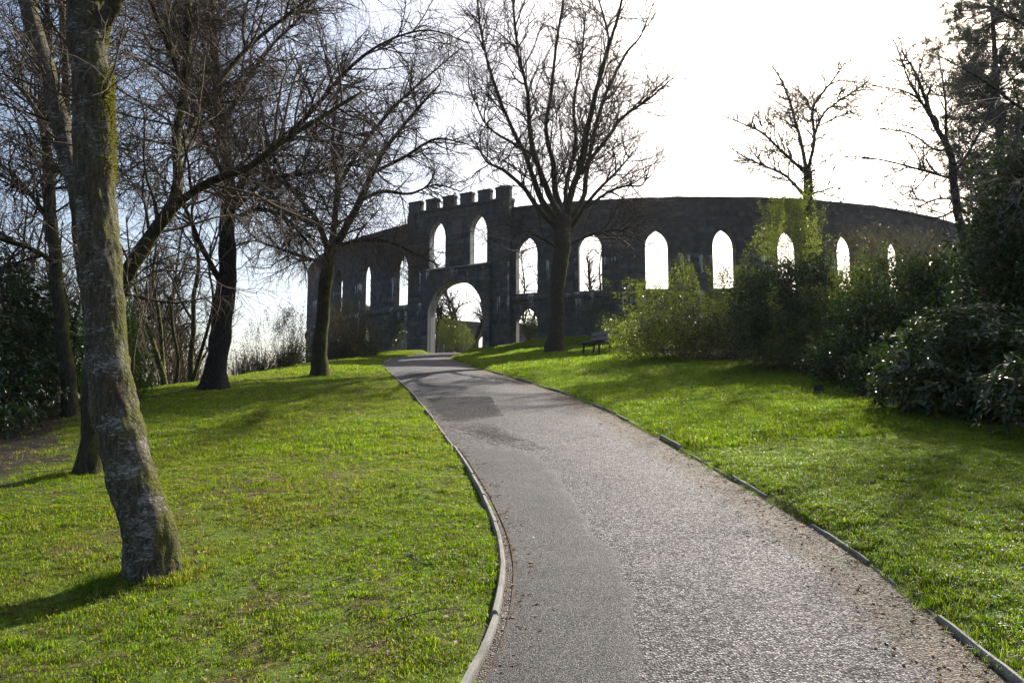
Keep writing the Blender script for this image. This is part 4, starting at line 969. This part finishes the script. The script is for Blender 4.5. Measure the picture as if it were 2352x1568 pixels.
def bush(name, label, blobs, n, per, L, W, m, seed, group=None, big=False, whorl=False, parts=0, stems=14, stem_mat='stem', shell=.5, lump=.28, shoots=0, cat='bush', up=.35, droop=.25):
    r = np.random.default_rng(seed); b0 = blobs[0]; c0 = at(b0[0], b0[1], b0[2]); gx_, gy_ = c0[0], c0[1]; root = empty(name, (gx_, gy_, T(gx_, gy_)), label, cat, group)
    C, N = blob_points(blobs, n, r, shell, lump, seed)
    # side stems
    buf = Buf(); k = min(stems, len(C))
    if k:
        e = C[r.choice(len(C), k, replace=False)]; ctrs = np.array([at(b[0], b[1], b[2]) for b in blobs]); nb = ctrs[np.argmin(np.linalg.norm(e[:, None] - ctrs[None], axis=2), 1)]
        st = nb[:, :2] + (e[:, :2] - nb[:, :2]) * .45 + r.normal(0, .12, (k, 2)); sz = terrain(st[:, 0], st[:, 1], False) - .1
        P = np.zeros((k, 7, 3))
        for i, t in enumerate(np.linspace(0, 1, 7)):
            P[:, i, :2] = st + (e[:, :2] - st) * t ** 1.5 + r.normal(0, .03, (k, 2)) * (t > 0); P[:, i, 2] = sz + (e[:, 2] - sz) * t
        R = r.uniform(.006, .017, k)[:, None] * np.linspace(1, .35, 7)[None]; buf.tubes(P, R, 4)
        twigs_from(buf, P, R, [dict(n=2.2, L=(.3, .8), ang=(25, 60), seg=4, wig=.15, r=.006, t0=.25, sides=3)], r)
    LP = [C]; LN = [N]
    if shoots:
        d = norm(N * np.array([1, 1, .3]) * .25 + np.array([0, 0, 1.]) + r.normal(0, .12, (len(N), 3))); top = np.argsort(-(C[:, 2] + r.normal(0, .5, len(C))))[:shoots]
        P, R = grow(C[top], d[top], r.uniform(.5, 1.3, shoots), np.full(shoots, .007), 6, .08, np.array([0, 0, .2]), r); buf.tubes(P, R, 3)
        for t in range(2, 7):
            for q in range(3): LP.append(P[:, t] + r.normal(0, .04, (shoots, 3))); LN.append(norm(r.normal(0, 1, (shoots, 3)) + np.array([0, 0, .5])))
    buf.build('stems', M[stem_mat], root)
    C = np.concatenate(LP); N = np.concatenate(LN); n = len(C)
    P = np.repeat(C, per, 0); Nn = np.repeat(N, per, 0); t = len(P)
    if whorl:
        ax = norm(Nn + np.array([0, 0, .9])); pp = norm(np.cross(ax, np.tile([[.3, .9, .1]], (t, 1)))); qq = np.cross(ax, pp)
        th = (np.tile(np.arange(per), n) * 2 * np.pi / per + np.repeat(r.random(n) * 6.28, per) + r.normal(0, .2, t))[:, None]; el = r.uniform(-.15, .75, t)[:, None]
        D = norm((pp * np.cos(th) + qq * np.sin(th)) * np.cos(el) + ax * np.sin(el))
    else:
        P = P + r.normal(0, L * .9, (t, 3)); D = norm(Nn * .7 + r.normal(0, .8, (t, 3)) + np.array([0, 0, up]))
    Ls = L * r.uniform(.65, 1.2, t); Ws = W * r.uniform(.75, 1.15, t)
    if parts:
        cam_p = np.array([0, 0, EYE]); dist = np.linalg.norm(P - cam_p, axis=1) - .35 * (Nn @ norm(cam_p - c0)) * 1.; uu = 1176 + FPX * P[:, 0] / P[:, 1]
        dist = dist + np.where((uu > 2360) | (uu < -8), 50, 0); o_ = np.argsort(dist); take = o_[:parts]; keep = o_[parts:]
        V1, F1 = leaf_arrays(np.zeros((1, 3)), np.array([[0, 1., 0]]), np.array([1.]), np.array([W / L]), np.random.default_rng(1), big=True, droop=droop)
        # a straight leaf along +Y, shared by every leaf object
        s_, nn_ = np.array([1., 0, 0]), np.array([0, 0, 1.]); ww = W / L
        V1 = np.array([[0, 0, 0], [.42 * ww, .32, .25 * ww], [-.42 * ww, .32, .25 * ww], [0, .5, .03], [.46 * ww, .68, .2 * ww - .03], [-.46 * ww, .68, .2 * ww - .03], [0, 1, -.12]])
        lm = new_mesh('leaf', V1, [np.array([[0, 1, 3], [0, 3, 2], [1, 4, 3], [2, 3, 5], [4, 6, 3], [5, 3, 6]])], m)
        off = np.array(root.location)
        for i in take:
            lo = bpy.data.objects.new('leaf', lm); lo.location = P[i] - off; lo.scale = (Ls[i],) * 3
            lo.rotation_euler = Vector(D[i]).to_track_quat('Y', 'Z').to_euler(); link(lo, root)
        P, D, Ls, Ws = P[keep], D[keep], Ls[keep], Ws[keep]
    V, F = leaf_arrays(P, D, Ls, Ws, r, big=big, droop=droop)
    o = mesh_obj('foliage', V, [F], m, parent=root); tag(o, kind='stuff'); return root

# right-hand side
bush('spring_bush', 'loose light green spring shrub with upright shoots behind the bench', [(1480, 755, 25.5, 85, 75, 1.2), (1580, 730, 24.5, 110, 75, 1.4), (1690, 725, 23.5, 80, 85, 1.3), (1440, 785, 26, 50, 50, .9), (1560, 795, 24, 150, 50, 1.2)], 2600, 5, .070, .038, M['leaf_bright'], 51, stems=160, shoots=60, shell=.35)
bush('understorey_bush', 'dark shrub mixed through the foot of the light green bushes', [(1540, 785, 24.6, 130, 60, 1.0), (1680, 780, 23., 100, 80, 1.), (1610, 740, 25.2, 130, 60, 1.)], 2600, 5, .08, .045, M['leaf_dark'], 52, stems=160, shell=.3)
bush('yellow_green_bush', 'tall airy yellow-green shrub in front of the ivy-clad tree', [(1800, 530, 33., 62, 60, 1.1), (1850, 550, 33.5, 42, 60, 1.), (1770, 560, 32.5, 45, 45, .9), (1830, 610, 32., 60, 40, 1.)], 1100, 5, .09, .05, M['leaf_bright'], 53, stems=60, shoots=40, shell=.3)
bush('laurel_bush', 'dark domed evergreen bush between the spring shrub and the rhododendron', [(1840, 680, 20., 115, 85, 1.4), (1755, 700, 20.6, 70, 75, 1.1), (1800, 760, 19., 110, 90, 1.3), (1900, 770, 18., 90, 90, 1.2)], 4800, 6, .11, .058, M['leaf_ivy'], 54, stems=60, shell=.45)
bush('bramble_bush', 'tangled half-dry shrub with pale leaves beside the dark domed bush', [(1880, 800, 17.2, 110, 80, .9), (1960, 760, 17., 80, 100, 1.), (1790, 830, 18.2, 90, 55, .8)], 1900, 4, .065, .036, M['leaf_mid'], 55, stems=240, shoots=30, shell=.3)
bush('evergreen_bush', 'broad dark evergreen bush behind the rhododendron', [(2080, 680, 17., 130, 85, 1.5), (2020, 760, 15.5, 100, 100, 1.2), (2180, 690, 16.5, 110, 100, 1.4), (2270, 760, 14.5, 110, 120, 1.4), (2120, 830, 14.5, 160, 90, 1.2), (1960, 840, 14.6, 100, 85, 1.), (2040, 880, 12.8, 90, 85, .9)], 6600, 6, .11, .055, M['leaf_laurel'], 56, stems=70, shell=.45)
bush('hedge_bush', 'thin brownish hedge shrub in front of the far curve of the wall', [(1970, 555, 33, 70, 50, 1.), (2050, 565, 31, 80, 50, 1.), (2130, 570, 29, 60, 45, 1.), (2000, 610, 31, 130, 45, 1.)], 1500, 4, .075, .04, M['leaf_brown'], 57, stems=200, shell=.2)
bush('rhododendron', 'rhododendron with long glossy leaves in whorls beside the right lawn', [(2180, 810, 10.6, 130, 105, .9), (2260, 790, 10.3, 110, 95, .9), (2090, 880, 10.4, 80, 75, .7), (2320, 860, 9.6, 110, 110, .9), (2230, 930, 9.8, 150, 85, .8), (2380, 940, 9.0, 120, 110, .9), (2370, 930, 8.2, 90, 120, .7)], 1400, 8, .15, .048, M['leaf_rhodo'], 58, big=True, whorl=True, parts=290, stems=60, shell=.55)
bush('tall_laurel', 'tall broad-leaved laurel with holes of sky under the pine', [(2330, 430, 12.5, 80, 110, .9), (2300, 540, 12., 75, 90, .9), (2360, 600, 11.5, 90, 120, 1.), (2290, 650, 12., 80, 80, .9), (2400, 450, 12., 90, 150, 1.), (2400, 760, 11.3, 110, 130, 1.)], 2500, 5, .12, .058, M['leaf_laurel'], 59, big=True, parts=280, stems=60, shell=.35)
# left-hand side
bush('laurel_thicket', 'dark glossy laurel thicket at the left edge of the lawn', [(30, 780, 14.5, 90, 170, 1.4), (-40, 860, 13., 100, 160, 1.4), (90, 760, 15.5, 60, 140, 1.2), (60, 900, 13.2, 90, 85, 1.), (-30, 980, 11., 90, 90, 1.), (-60, 700, 15., 110, 160, 1.5)], 2600, 6, .13, .052, M['leaf_rhodo'], 61, big=True, whorl=True, parts=290, stems=50, shell=.5)
bush('laurel_bush', 'green laurel bush half hidden behind the leaning white birch', [(270, 780, 17., 60, 95, 1.), (300, 850, 16.5, 45, 70, .8), (225, 830, 17.5, 60, 100, .9)], 1500, 5, .10, .05, M['leaf_green'], 62, stems=24, shell=.45)
bush('scrub_bush', 'low twiggy dark scrub beyond the crest under the bright sky gap', [(600, 830, 36, 70, 60, 1.4), (665, 815, 37, 50, 75, 1.4), (560, 845, 35, 50, 50, 1.3)], 1500, 4, .08, .04, M['leaf_dark'], 63, stems=620, shell=.05, shoots=60)
bush('scrub_bush', 'bare brushwood between the thin trees and the stout dark tree', [(400, 810, 27, 100, 110, 1.3), (320, 830, 26, 70, 110, 1.3), (455, 850, 28, 50, 60, 1.3)], 500, 3, .07, .035, M['leaf_brown'], 64, stems=330, shell=.1)
bush('wall_shrub', 'tall brownish green shrub growing against the wall left of the gateway', [(800, 740, 38, 60, 65, 1.), (770, 790, 36.5, 60, 50, 1.), (850, 780, 39, 40, 50, .9)], 2300, 4, .085, .045, M['leaf_brown'], 65, stems=100, shell=.2)
bush('ivy_clump', 'dark ivy clump at the foot of the wall beside the spreading tree', [(830, 800, 38.2, 50, 30, .8), (770, 815, 36.8, 60, 32, .9), (905, 760, 42.4, 26, 40, .4)], 1300, 4, .09, .06, M['leaf_ivy'], 66, stems=40, shell=.3)
bush('dark_bush', 'dark evergreen bush at the lower left corner of the round wall', [(700, 820, 45, 35, 40, 1.4), (660, 840, 42, 40, 30, 1.2)], 900, 4, .12, .07, M['leaf_ivy'], 67, stems=20, shell=.3)
bush('garden_bush', 'sunlit olive green bush standing inside the gateway arch', [(1035, 762, 53.5, 30, 42, 1.3), (1062, 775, 52.5, 28, 32, 1.2), (1020, 780, 52, 24, 36, 1.)], 1900, 4, .085, .05, M['leaf_mid'], 68, stems=40, shell=.3)
bush('garden_bush', 'dark ivy mass behind the low pointed opening right of the gateway', [(1218, 755, 49, 22, 28, .8)], 900, 4, .09, .06, M['leaf_ivy'], 69, stems=10, shell=.2)
bush('wall_shrub', 'small dark shrub against the wall behind the bench', [(1370, 725, 37.5, 35, 30, .7), (1395, 750, 35, 30, 30, .7)], 700, 4, .075, .04, M['leaf_ivy'], 70, stems=20, shell=.3)

# ivy on the tree trunk
ir = np.random.default_rng(5); q, _ = resample(limb_px([(1853, 700, 0, 15), (1855, 560, 0, 13), (1855, 460, 0, 12), (1856, 420, 0, 11), (1853, 375, 0, 9)], 37.5), 60)
i = ir.integers(0, 60, 3600); a = ir.random(3600) * 6.28; d = np.stack([np.cos(a), np.sin(a), ir.normal(0, .3, 3600)], -1)
V, F = leaf_arrays(q[i, :3] + d * (q[i, 3] * ir.uniform(.9, 1.5, 3600))[:, None] + ir.normal(0, .04, (3600, 3)), norm(d + ir.normal(0, .6, (3600, 3))), ir.uniform(.07, .13, 3600), ir.uniform(.05, .09, 3600), ir, big=False)
tag(mesh_obj('ivy', V, [F], M['leaf_ivy'], parent=ivyt), kind='stuff')

# pine at the right edge
def pine(label, pos, H, seed, u0):
    r = np.random.default_rng(seed); x, y = pos; z = T(x, y); root = empty('pine_tree', (x, y, z), label, 'tree')
    rows = [(x + .02 * k * k * .3, y, z - .3 + (H + .3) * k / 5, .26 * (1 - .8 * k / 5)) for k in range(6)]
    P, R = big_limb('trunk', rows, M['bark_dark'], root, 12, .3, .1, .3, seed)
    q, _ = resample(np.hstack([P, R[:, None]]), 40); buf = Buf()
    p, d, rr, t, idx = spawn(q[None, :, :3], q[None, :, 3], np.array([105]), .15, (65, 95), r)
    L = (4.2 * (1 - .55 * t)) * r.uniform(.6, 1.1, len(p)); B, BR = grow(p, d, L, np.full(len(p), .035), 8, .1, np.array([0, 0, .35]), r); buf.tubes(B, BR, 5)
    C, CR = twigs_from(buf, B, BR, [dict(n=7.5, L=(.5, 1.6), ang=(30, 85), seg=4, wig=.18, trop=(0, 0, .1), r=.012, t0=.1, sides=3)], r); buf.build('branches', M['bark_dark'], root)
    lens = np.full(len(C), 60); p, d, rr, t, idx = spawn(C, CR, lens, .2, (25, 70), r)
    p2 = np.repeat(p, 2, 0) + r.normal(0, .05, (len(p) * 2, 3)); d2 = norm(np.repeat(d, 2, 0) + r.normal(0, .7, (len(p) * 2, 3))); n = len(p2)
    w_ = norm(np.cross(d2, r.normal(0, 1, (n, 3)))) * .011; V = np.stack([p2 - w_, p2 + w_, p2 + d2 * r.uniform(.09, .2, n)[:, None]], 1).reshape(-1, 3)
    tag(mesh_obj('needles', V, [np.arange(3 * n).reshape(-1, 3)], M['needle'], parent=root), kind='stuff'); return root
pine('dark shaggy pine standing behind the tall laurel', at(2310, 560, 26.)[:2], 13.5, 71, 0)

# ------------------------------------------------------------------ bench
bx, by, bz = hit(1378, 813)
bench = empty('park_bench', (bx, by, bz), 'weathered plank park bench beside the bare tree, facing the path', 'bench')
fx = norm(np.array([-.9, -.42])); lx = np.array([fx[1], -fx[0]])   # fx: the way a sitter faces, lx: along the bench
def bp(a, f, h):
    q = np.array([bx, by]) + lx * a + fx * f; return (q[0], q[1], bz + h * 1.06)
def bench_box(name, a0, a1, fs, hs, m):
    """box from a section (f,h) of 4 corners swept along the bench"""
    V = [bp(a0, f, h) for f, h in zip(fs, hs)] + [bp(a1, f, h) for f, h in zip(fs, hs)]
    mesh_obj(name, V, [np.array([[3, 2, 1, 0], [4, 5, 6, 7], [0, 1, 5, 4], [1, 2, 6, 5], [2, 3, 7, 6], [3, 0, 4, 7]])], m, parent=bench)
for k in range(3): bench_box('seat_plank', -.85, .85, (.04 + k * .17, .19 + k * .17, .19 + k * .17, .04 + k * .17), (.435 + k * .012, .447 + k * .012, .487 + k * .012, .475 + k * .012), M['wood'])
for k in range(2):
    f0, h0 = -.02 - k * .075, .54 + k * .225; bench_box('back_plank', -.85, .85, (f0, f0 - .055, f0 - .095, f0 - .04), (h0, h0 + .17, h0 + .16, h0 - .01), M['wood'])
for a in (-.62, .62):
    bench_box('back_leg', a - .03, a + .03, (-.05, .03, -.17, -.23), (-.15, -.15, .95, .95), M['metal_dark'])
    bench_box('front_leg', a - .03, a + .03, (.42, .49, .44, .37), (-.15, -.15, .435, .435), M['metal_dark'])
    bench_box('seat_bearer', a - .032, a + .032, (-.03, .52, .52, -.03), (.385, .425, .458, .43), M['metal_dark'])
# small floodlight on the lawn in front of the bushes
fxx, fyy, fzz = hit(1881, 902)
fl = empty('floodlight', (fxx, fyy, fzz), 'small dark floodlight on the grass in front of the bushes', 'floodlight')
def fl_part(name, V, F, m): mesh_obj(name, np.asarray(V) * .6 + np.array([fxx, fyy, fzz]), F, m, parent=fl)
Vb, Fb = box_vf(-.12, .12, -.05, .05, .06, .24); Vb[[4, 5], 1] += .05; Vb[[6, 7], 1] -= .02; fl_part('housing', Vb, [Fb], M['metal_dark'])
Vb, Fb = box_vf(-.10, .10, .052, .062, .08, .21); fl_part('lens', Vb, [Fb], M['glass'])
for s in (-1, 1):
    Vb, Fb = box_vf(s * .135 - .008, s * .135 + .008, -.02, .02, -.05, .17); fl_part('bracket', Vb, [Fb], M['metal_dark'])
Vb, Fb = box_vf(-.15, .15, -.06, .06, -.06, .015); fl_part('base_plate', Vb, [Fb], M['metal_dark'])

# ------------------------------------------------------------------ fallen twigs on lawn and path
ft = np.random.default_rng(91)
for k, (u, v, L, a) in enumerate(((215, 1060, .9, .4), (150, 1085, .7, .9), (2080, 1165, .45, .2), (560, 1060, .4, .1), (2020, 1160, .3, .8), (120, 1030, .6, .2), (820, 1330, .35, .5), (950, 1290, .3, 2.4), (1000, 1420, .35, .3))):
    x, y, z = hit(u, v); s = np.linspace(-.5, .5, 7); px_ = x + s * L * math.cos(a) + .02 * np.sin(s * 7 + k); py_ = y + s * L * math.sin(a) + .03 * np.sin(s * 5 + k)
    on = (px_ > xL(py_)) & (px_ < xR(py_)); pz_ = np.where(on, path_z(px_, py_) + .015, terrain(px_, py_) + .035)
    buf = Buf(); P = np.stack([px_, py_, pz_], -1)[None]; R = np.linspace(.0055, .002, 7)[None] * (1 if L > .5 else .7); buf.tubes(P, R, 5)
    twigs_from(buf, P, R, [dict(n=7., L=(.06, .2), ang=(25, 60), seg=3, wig=.1, trop=(0, 0, -.1), r=.003, t0=.2, sides=3)], ft)
    o = mesh_obj('fallen_twig', np.concatenate(buf.V), [np.concatenate(buf.Q)], M['twig_g'], origin=(x, y, z), smooth=True)
    tag(o, 'dry fallen twig lying on the ' + ('tarmac path' if on[3] else ('bare soil under the laurels' if u < 240 else ('right lawn near the edging' if u > 1900 else 'sloping left lawn'))), 'twig', 'fallen twigs')

# ------------------------------------------------------------------ grass and litter (geometry-node scatter)
def tuft(name, nb, Lr, wd, spread, seed, lean, m):
    r = np.random.default_rng(seed); V = []; F = []
    for b in range(nb):
        a = r.random() * 6.28; rr = spread * math.sqrt(r.random()); p = np.array([math.cos(a) * rr, math.sin(a) * rr, -.006]); th = r.random() * 6.28; L = r.uniform(*Lr)
        d = np.array([math.cos(th), math.sin(th), 0]); s = np.array([-d[1], d[0], 0]) * wd * .5 * r.uniform(.7, 1.2); ln = r.uniform(*lean)
        m1 = p + np.array([0, 0, L * .55]) + d * L * .2 * ln; t = p + np.array([0, 0, L * (1 - .25 * ln)]) + d * L * .75 * ln; n = len(V)
        V += [p - s, p + s, m1 + s * .8, m1 - s * .8, t]; F.append((n, n + 1, n + 2, n + 3)); F.append((n + 3, n + 2, n + 4))
    me = bpy.data.meshes.new(name); me.from_pydata([tuple(v) for v in V], [], F); me.materials.append(m); return bpy.data.objects.new(name, me)
def scatter(name, pts, sc, protos, label, cat, seed, tilt=.18, flat=False):
    o = mesh_obj(name, pts, [], M['grass']) if False else None
    me = bpy.data.meshes.new(name); me.vertices.add(len(pts)); me.vertices.foreach_set('co', pts.astype(np.float32).ravel())
    at_ = me.attributes.new('sc', 'FLOAT', 'POINT'); at_.data.foreach_set('value', sc.astype(np.float32)); o = bpy.data.objects.new(name, me); COL.objects.link(o)
    ng = bpy.data.node_groups.new(name + '_scatter', 'GeometryNodeTree'); ng.interface.new_socket('Geometry', in_out='INPUT', socket_type='NodeSocketGeometry'); ng.interface.new_socket('Geometry', in_out='OUTPUT', socket_type='NodeSocketGeometry')
    N = ng.nodes; Lk = ng.links; gi = N.new('NodeGroupInput'); go = N.new('NodeGroupOutput'); ip = N.new('GeometryNodeInstanceOnPoints'); jn = N.new('GeometryNodeJoinGeometry')
    for p in protos:
        oi = N.new('GeometryNodeObjectInfo'); oi.inputs['Object'].default_value = p; oi.inputs['As Instance'].default_value = True; Lk.new(oi.outputs['Geometry'], jn.inputs[0])
    rv = N.new('FunctionNodeRandomValue'); rv.data_type = 'FLOAT_VECTOR'; rv.inputs[0].default_value = (-tilt, -tilt, 0); rv.inputs[1].default_value = (tilt, tilt, 6.283); rv.inputs['Seed'].default_value = seed
    ri = N.new('FunctionNodeRandomValue'); ri.data_type = 'INT'; ri.inputs[4].default_value = 0; ri.inputs[5].default_value = len(protos) - 1; ri.inputs['Seed'].default_value = seed + 1
    na = N.new('GeometryNodeInputNamedAttribute'); na.data_type = 'FLOAT'; na.inputs['Name'].default_value = 'sc'
    Lk.new(gi.outputs[0], ip.inputs['Points']); Lk.new(jn.outputs[0], ip.inputs['Instance']); ip.inputs['Pick Instance'].default_value = True
    Lk.new(ri.outputs[2], ip.inputs['Instance Index']); Lk.new(rv.outputs[0], ip.inputs['Rotation']); Lk.new(na.outputs[0], ip.inputs['Scale']); Lk.new(ip.outputs[0], go.inputs[0])
    md = o.modifiers.new('scatter', 'NODES'); md.node_group = ng
    return tag(o, label, cat, kind='stuff')
gr = np.random.default_rng(101)
def lawn_points(dens_fn, x0, x1, y0, y1, dmax):
    n = int((x1 - x0) * (y1 - y0) * dmax); x = gr.uniform(x0, x1, n); y = gr.uniform(y0, y1, n); k = gr.random(n) * dmax < dens_fn(x, y); x, y = x[k], y[k]
    dl = xL(y) - x; dr = x - xR(y); ok = ((dl > .06) | (dr > .03)); rr = np.hypot(x - RC[0], y - RC[1]); ok &= np.abs(rr - RR + .5) > .75
    vis = np.abs(x) < .80 * y + 1.; ok &= vis
    bare = n2(x, y, 6.5, 47) + .6 * n2(x, y, 15., 48); ok &= gr.random(len(x)) > np.where(dl > 0, .55, .3) * sstep(.15, .6, bare)
    s = soil_mask(x, y); ok &= gr.random(len(x)) > s * .97
    pat = .5 + .5 * n2(x, y, 1.1, 41) + .25 * n2(x, y, 3.5, 42); thin = np.where(dl > 0, .6, .2) ; ok &= gr.random(len(x)) > thin * sstep(.45, .95, 1 - pat)
    x, y = x[ok], y[ok]; return np.stack([x, y, terrain(x, y)], -1)
def dens(x, y): return 800 * np.clip(9 / np.maximum(y, 9), 0, 1) ** 1.5
P1 = lawn_points(lambda x, y: np.full(len(x), 1700.), -8, 8, 1.5, 9, 1700)
P2 = lawn_points(dens, -13, 13, 9, 24, 800)
P3 = lawn_points(lambda x, y: np.full(len(x), 110.), -13, 14, 24, 47, 110)
P4 = lawn_points(lambda x, y: np.full(len(x), 12.), -14, 30, 45, 66, 12)
def scl(P, k=1.):
    x, y = P[:, 0], P[:, 1]; side = np.where(x > xR(y), 1.0, .82); clump = .78 + .3 * np.clip(n2(x, y, 1.7, 43) + .2, 0, 1) + .45 * np.clip(n2(x, y, 4.5, 44) - .1, 0, 1) + .4 * np.clip(n2(x, y, 11., 45), 0, 1)
    edge = 1 - .25 * sstep(.25, .05, np.abs(x - xR(y))) ; return side * clump * edge * gr.uniform(.7, 1.25, len(P)) * k
near_protos = [tuft('grass_tuft', 14, (.018, .044), .0048, .042, s, (.3, 1.3), M['grass']) for s in range(5)]
mid_protos = [tuft('grass_tuft', 12, (.03, .065), .007, .07, 20 + s, (.2, 1.1), M['grass']) for s in range(4)]
far_protos = [tuft('grass_tuft', 14, (.04, .085), .014, .14, 40 + s, (.2, 1.), M['grass']) for s in range(4)]
Pm = P2; k = gr.random(len(P2)) < .5
scatter('grass', P1, scl(P1), near_protos, 'short sunlit lawn grass either side of the path', 'grass', 1)
scatter('grass', P2, scl(P2, 1.05), mid_protos, 'lawn grass farther up the slope', 'grass', 2)
scatter('grass', np.concatenate([P3, P4]), scl(np.concatenate([P3, P4]), 1.1), far_protos, 'lawn grass near the wall and on the crest', 'grass', 3)
# taller tufts round the trunk foot and along the right bank
X_ = []; Y_ = []
for o in [o for o in COL.objects if o.name in ('birch_tree', 'forked_tree', 'crest_tree', 'spreading_tree', 'vase_tree')]:
    tx, ty, _ = o.location; q0 = {'birch_tree': .19, 'forked_tree': .26, 'crest_tree': .42, 'spreading_tree': .38, 'vase_tree': .52}[o.name]
    a = gr.random(300) * 6.28; rr_ = q0 + (.1 + q0 * .5) * gr.random(300); X_.append(tx + np.cos(a) * rr_); Y_.append(ty + np.sin(a) * rr_)
X_ = np.concatenate(X_); Y_ = np.concatenate(Y_)
yb_ = 1.5 + 24.5 * gr.random(2600) ** 1.3; xb_ = xR(yb_) + gr.normal(.085, .07, 2600)
kk = n2(yb_, yb_ * 0, .8, 61) > -.2; yb_, xb_ = yb_[kk], xb_[kk]
X_ = np.concatenate([X_, xb_]); Y_ = np.concatenate([Y_, yb_]); tall = [tuft('grass_tuft', 12, (.05, .13), .0045, .05, 60 + s, (.3, 1.2), M['grass']) for s in range(4)]
Pt = np.stack([X_, Y_, terrain(X_, Y_)], -1); scatter('tall_grass', Pt, gr.uniform(.3, .75, len(Pt)), tall, 'longer grass tufts round the birch foot and along the right edging', 'grass', 4, .3)
def flake(name, seed, m, stick=False):
    r = np.random.default_rng(seed); L = r.uniform(.02, .04); me = bpy.data.meshes.new(name)
    if stick:
        L = r.uniform(.03, .06); V, F = tube_simple([(-L, 0, .004), (0, r.normal(0, .01), .008), (L, r.normal(0, .015), .004)], [.0022, .0018, .001], 3); me.from_pydata([tuple(v) for v in V], [], [tuple(f) for f in F[0]])
    else:
        z = lambda: r.uniform(.001, .010); me.from_pydata([(-L * .5, 0, z()), (0, L * .3, z()), (L * .5, 0, z()), (0, -L * .3, z()), (0, 0, .003)], [], [(0, 4, 1), (1, 4, 2), (2, 4, 3), (3, 4, 0)])
    me.materials.append(m); return bpy.data.objects.new(name, me)
fp = [flake('dead_leaf', s, M['litter']) for s in range(4)] + [flake('dead_stick', 10, M['litter'], True)]
n = 11000; y = 1.5 + 16.5 * gr.random(n) ** 1.5; side = gr.random(n)
x = np.where(side < .24, xR(y) - np.abs(gr.normal(0, .26, n)), np.where(side < .30, xL(y) + np.abs(gr.normal(0, .12, n)) + .02, xL(y) - .1 - np.abs(gr.normal(0, 1.8, n))))
on = (x > xL(y)) & (x < xR(y)); z = np.where(on, path_z(x, y) + .006, terrain(x, y) + .015)
n2_ = 3600; y2 = gr.uniform(5, 20, n2_); x2 = np.where(gr.random(n2_) < .5, np.interp(y2, BUSHLINE[:, 0], BUSHLINE[:, 1]) + gr.normal(.3, .6, n2_), np.interp(y2, LEFTDIRT[:, 0], LEFTDIRT[:, 1]) - gr.normal(.6, .9, n2_))
PP = np.concatenate([np.stack([x, y, z], -1), np.stack([x2, y2, terrain(x2, y2) + .01], -1)])
scatter('leaf_litter', PP, gr.uniform(.5, 1.3, len(PP)), fp, 'dead leaves and bits of twig scattered along the path edges and under the bushes', 'litter', 6, .3)

# ------------------------------------------------------------------ thin haze in the air, added for a soft backlit look like lens glare
top = max((o.matrix_world @ Vector(c)).z for o in [q for q in COL.objects if q.type == 'MESH'] for c in o.bound_box) if not bpy.context.view_layer.update() else 0
Vh, Fh = box_vf(gx.min() - 60, gx.max() + 60, gy.min() - 60, gy.max() + 60, Z.min() - 1, top + 1)
hz = mesh_obj('haze', Vh, [Fh], [])
hm = bpy.data.materials.new('haze_air'); hm.use_nodes = True; hn = hm.node_tree.nodes; hn.remove(hn['Principled BSDF'])
pv = hn.new('ShaderNodeVolumePrincipled'); pv.inputs['Color'].default_value = (.95, .97, 1, 1); pv.inputs['Density'].default_value = HAZE; pv.inputs['Anisotropy'].default_value = .5
hm.node_tree.links.new(pv.outputs[0], hn['Material Output'].inputs['Volume']); hz.data.materials.append(hm); tag(hz, 'thin bright haze in the air, added to soften the backlight', 'haze', kind='stuff')
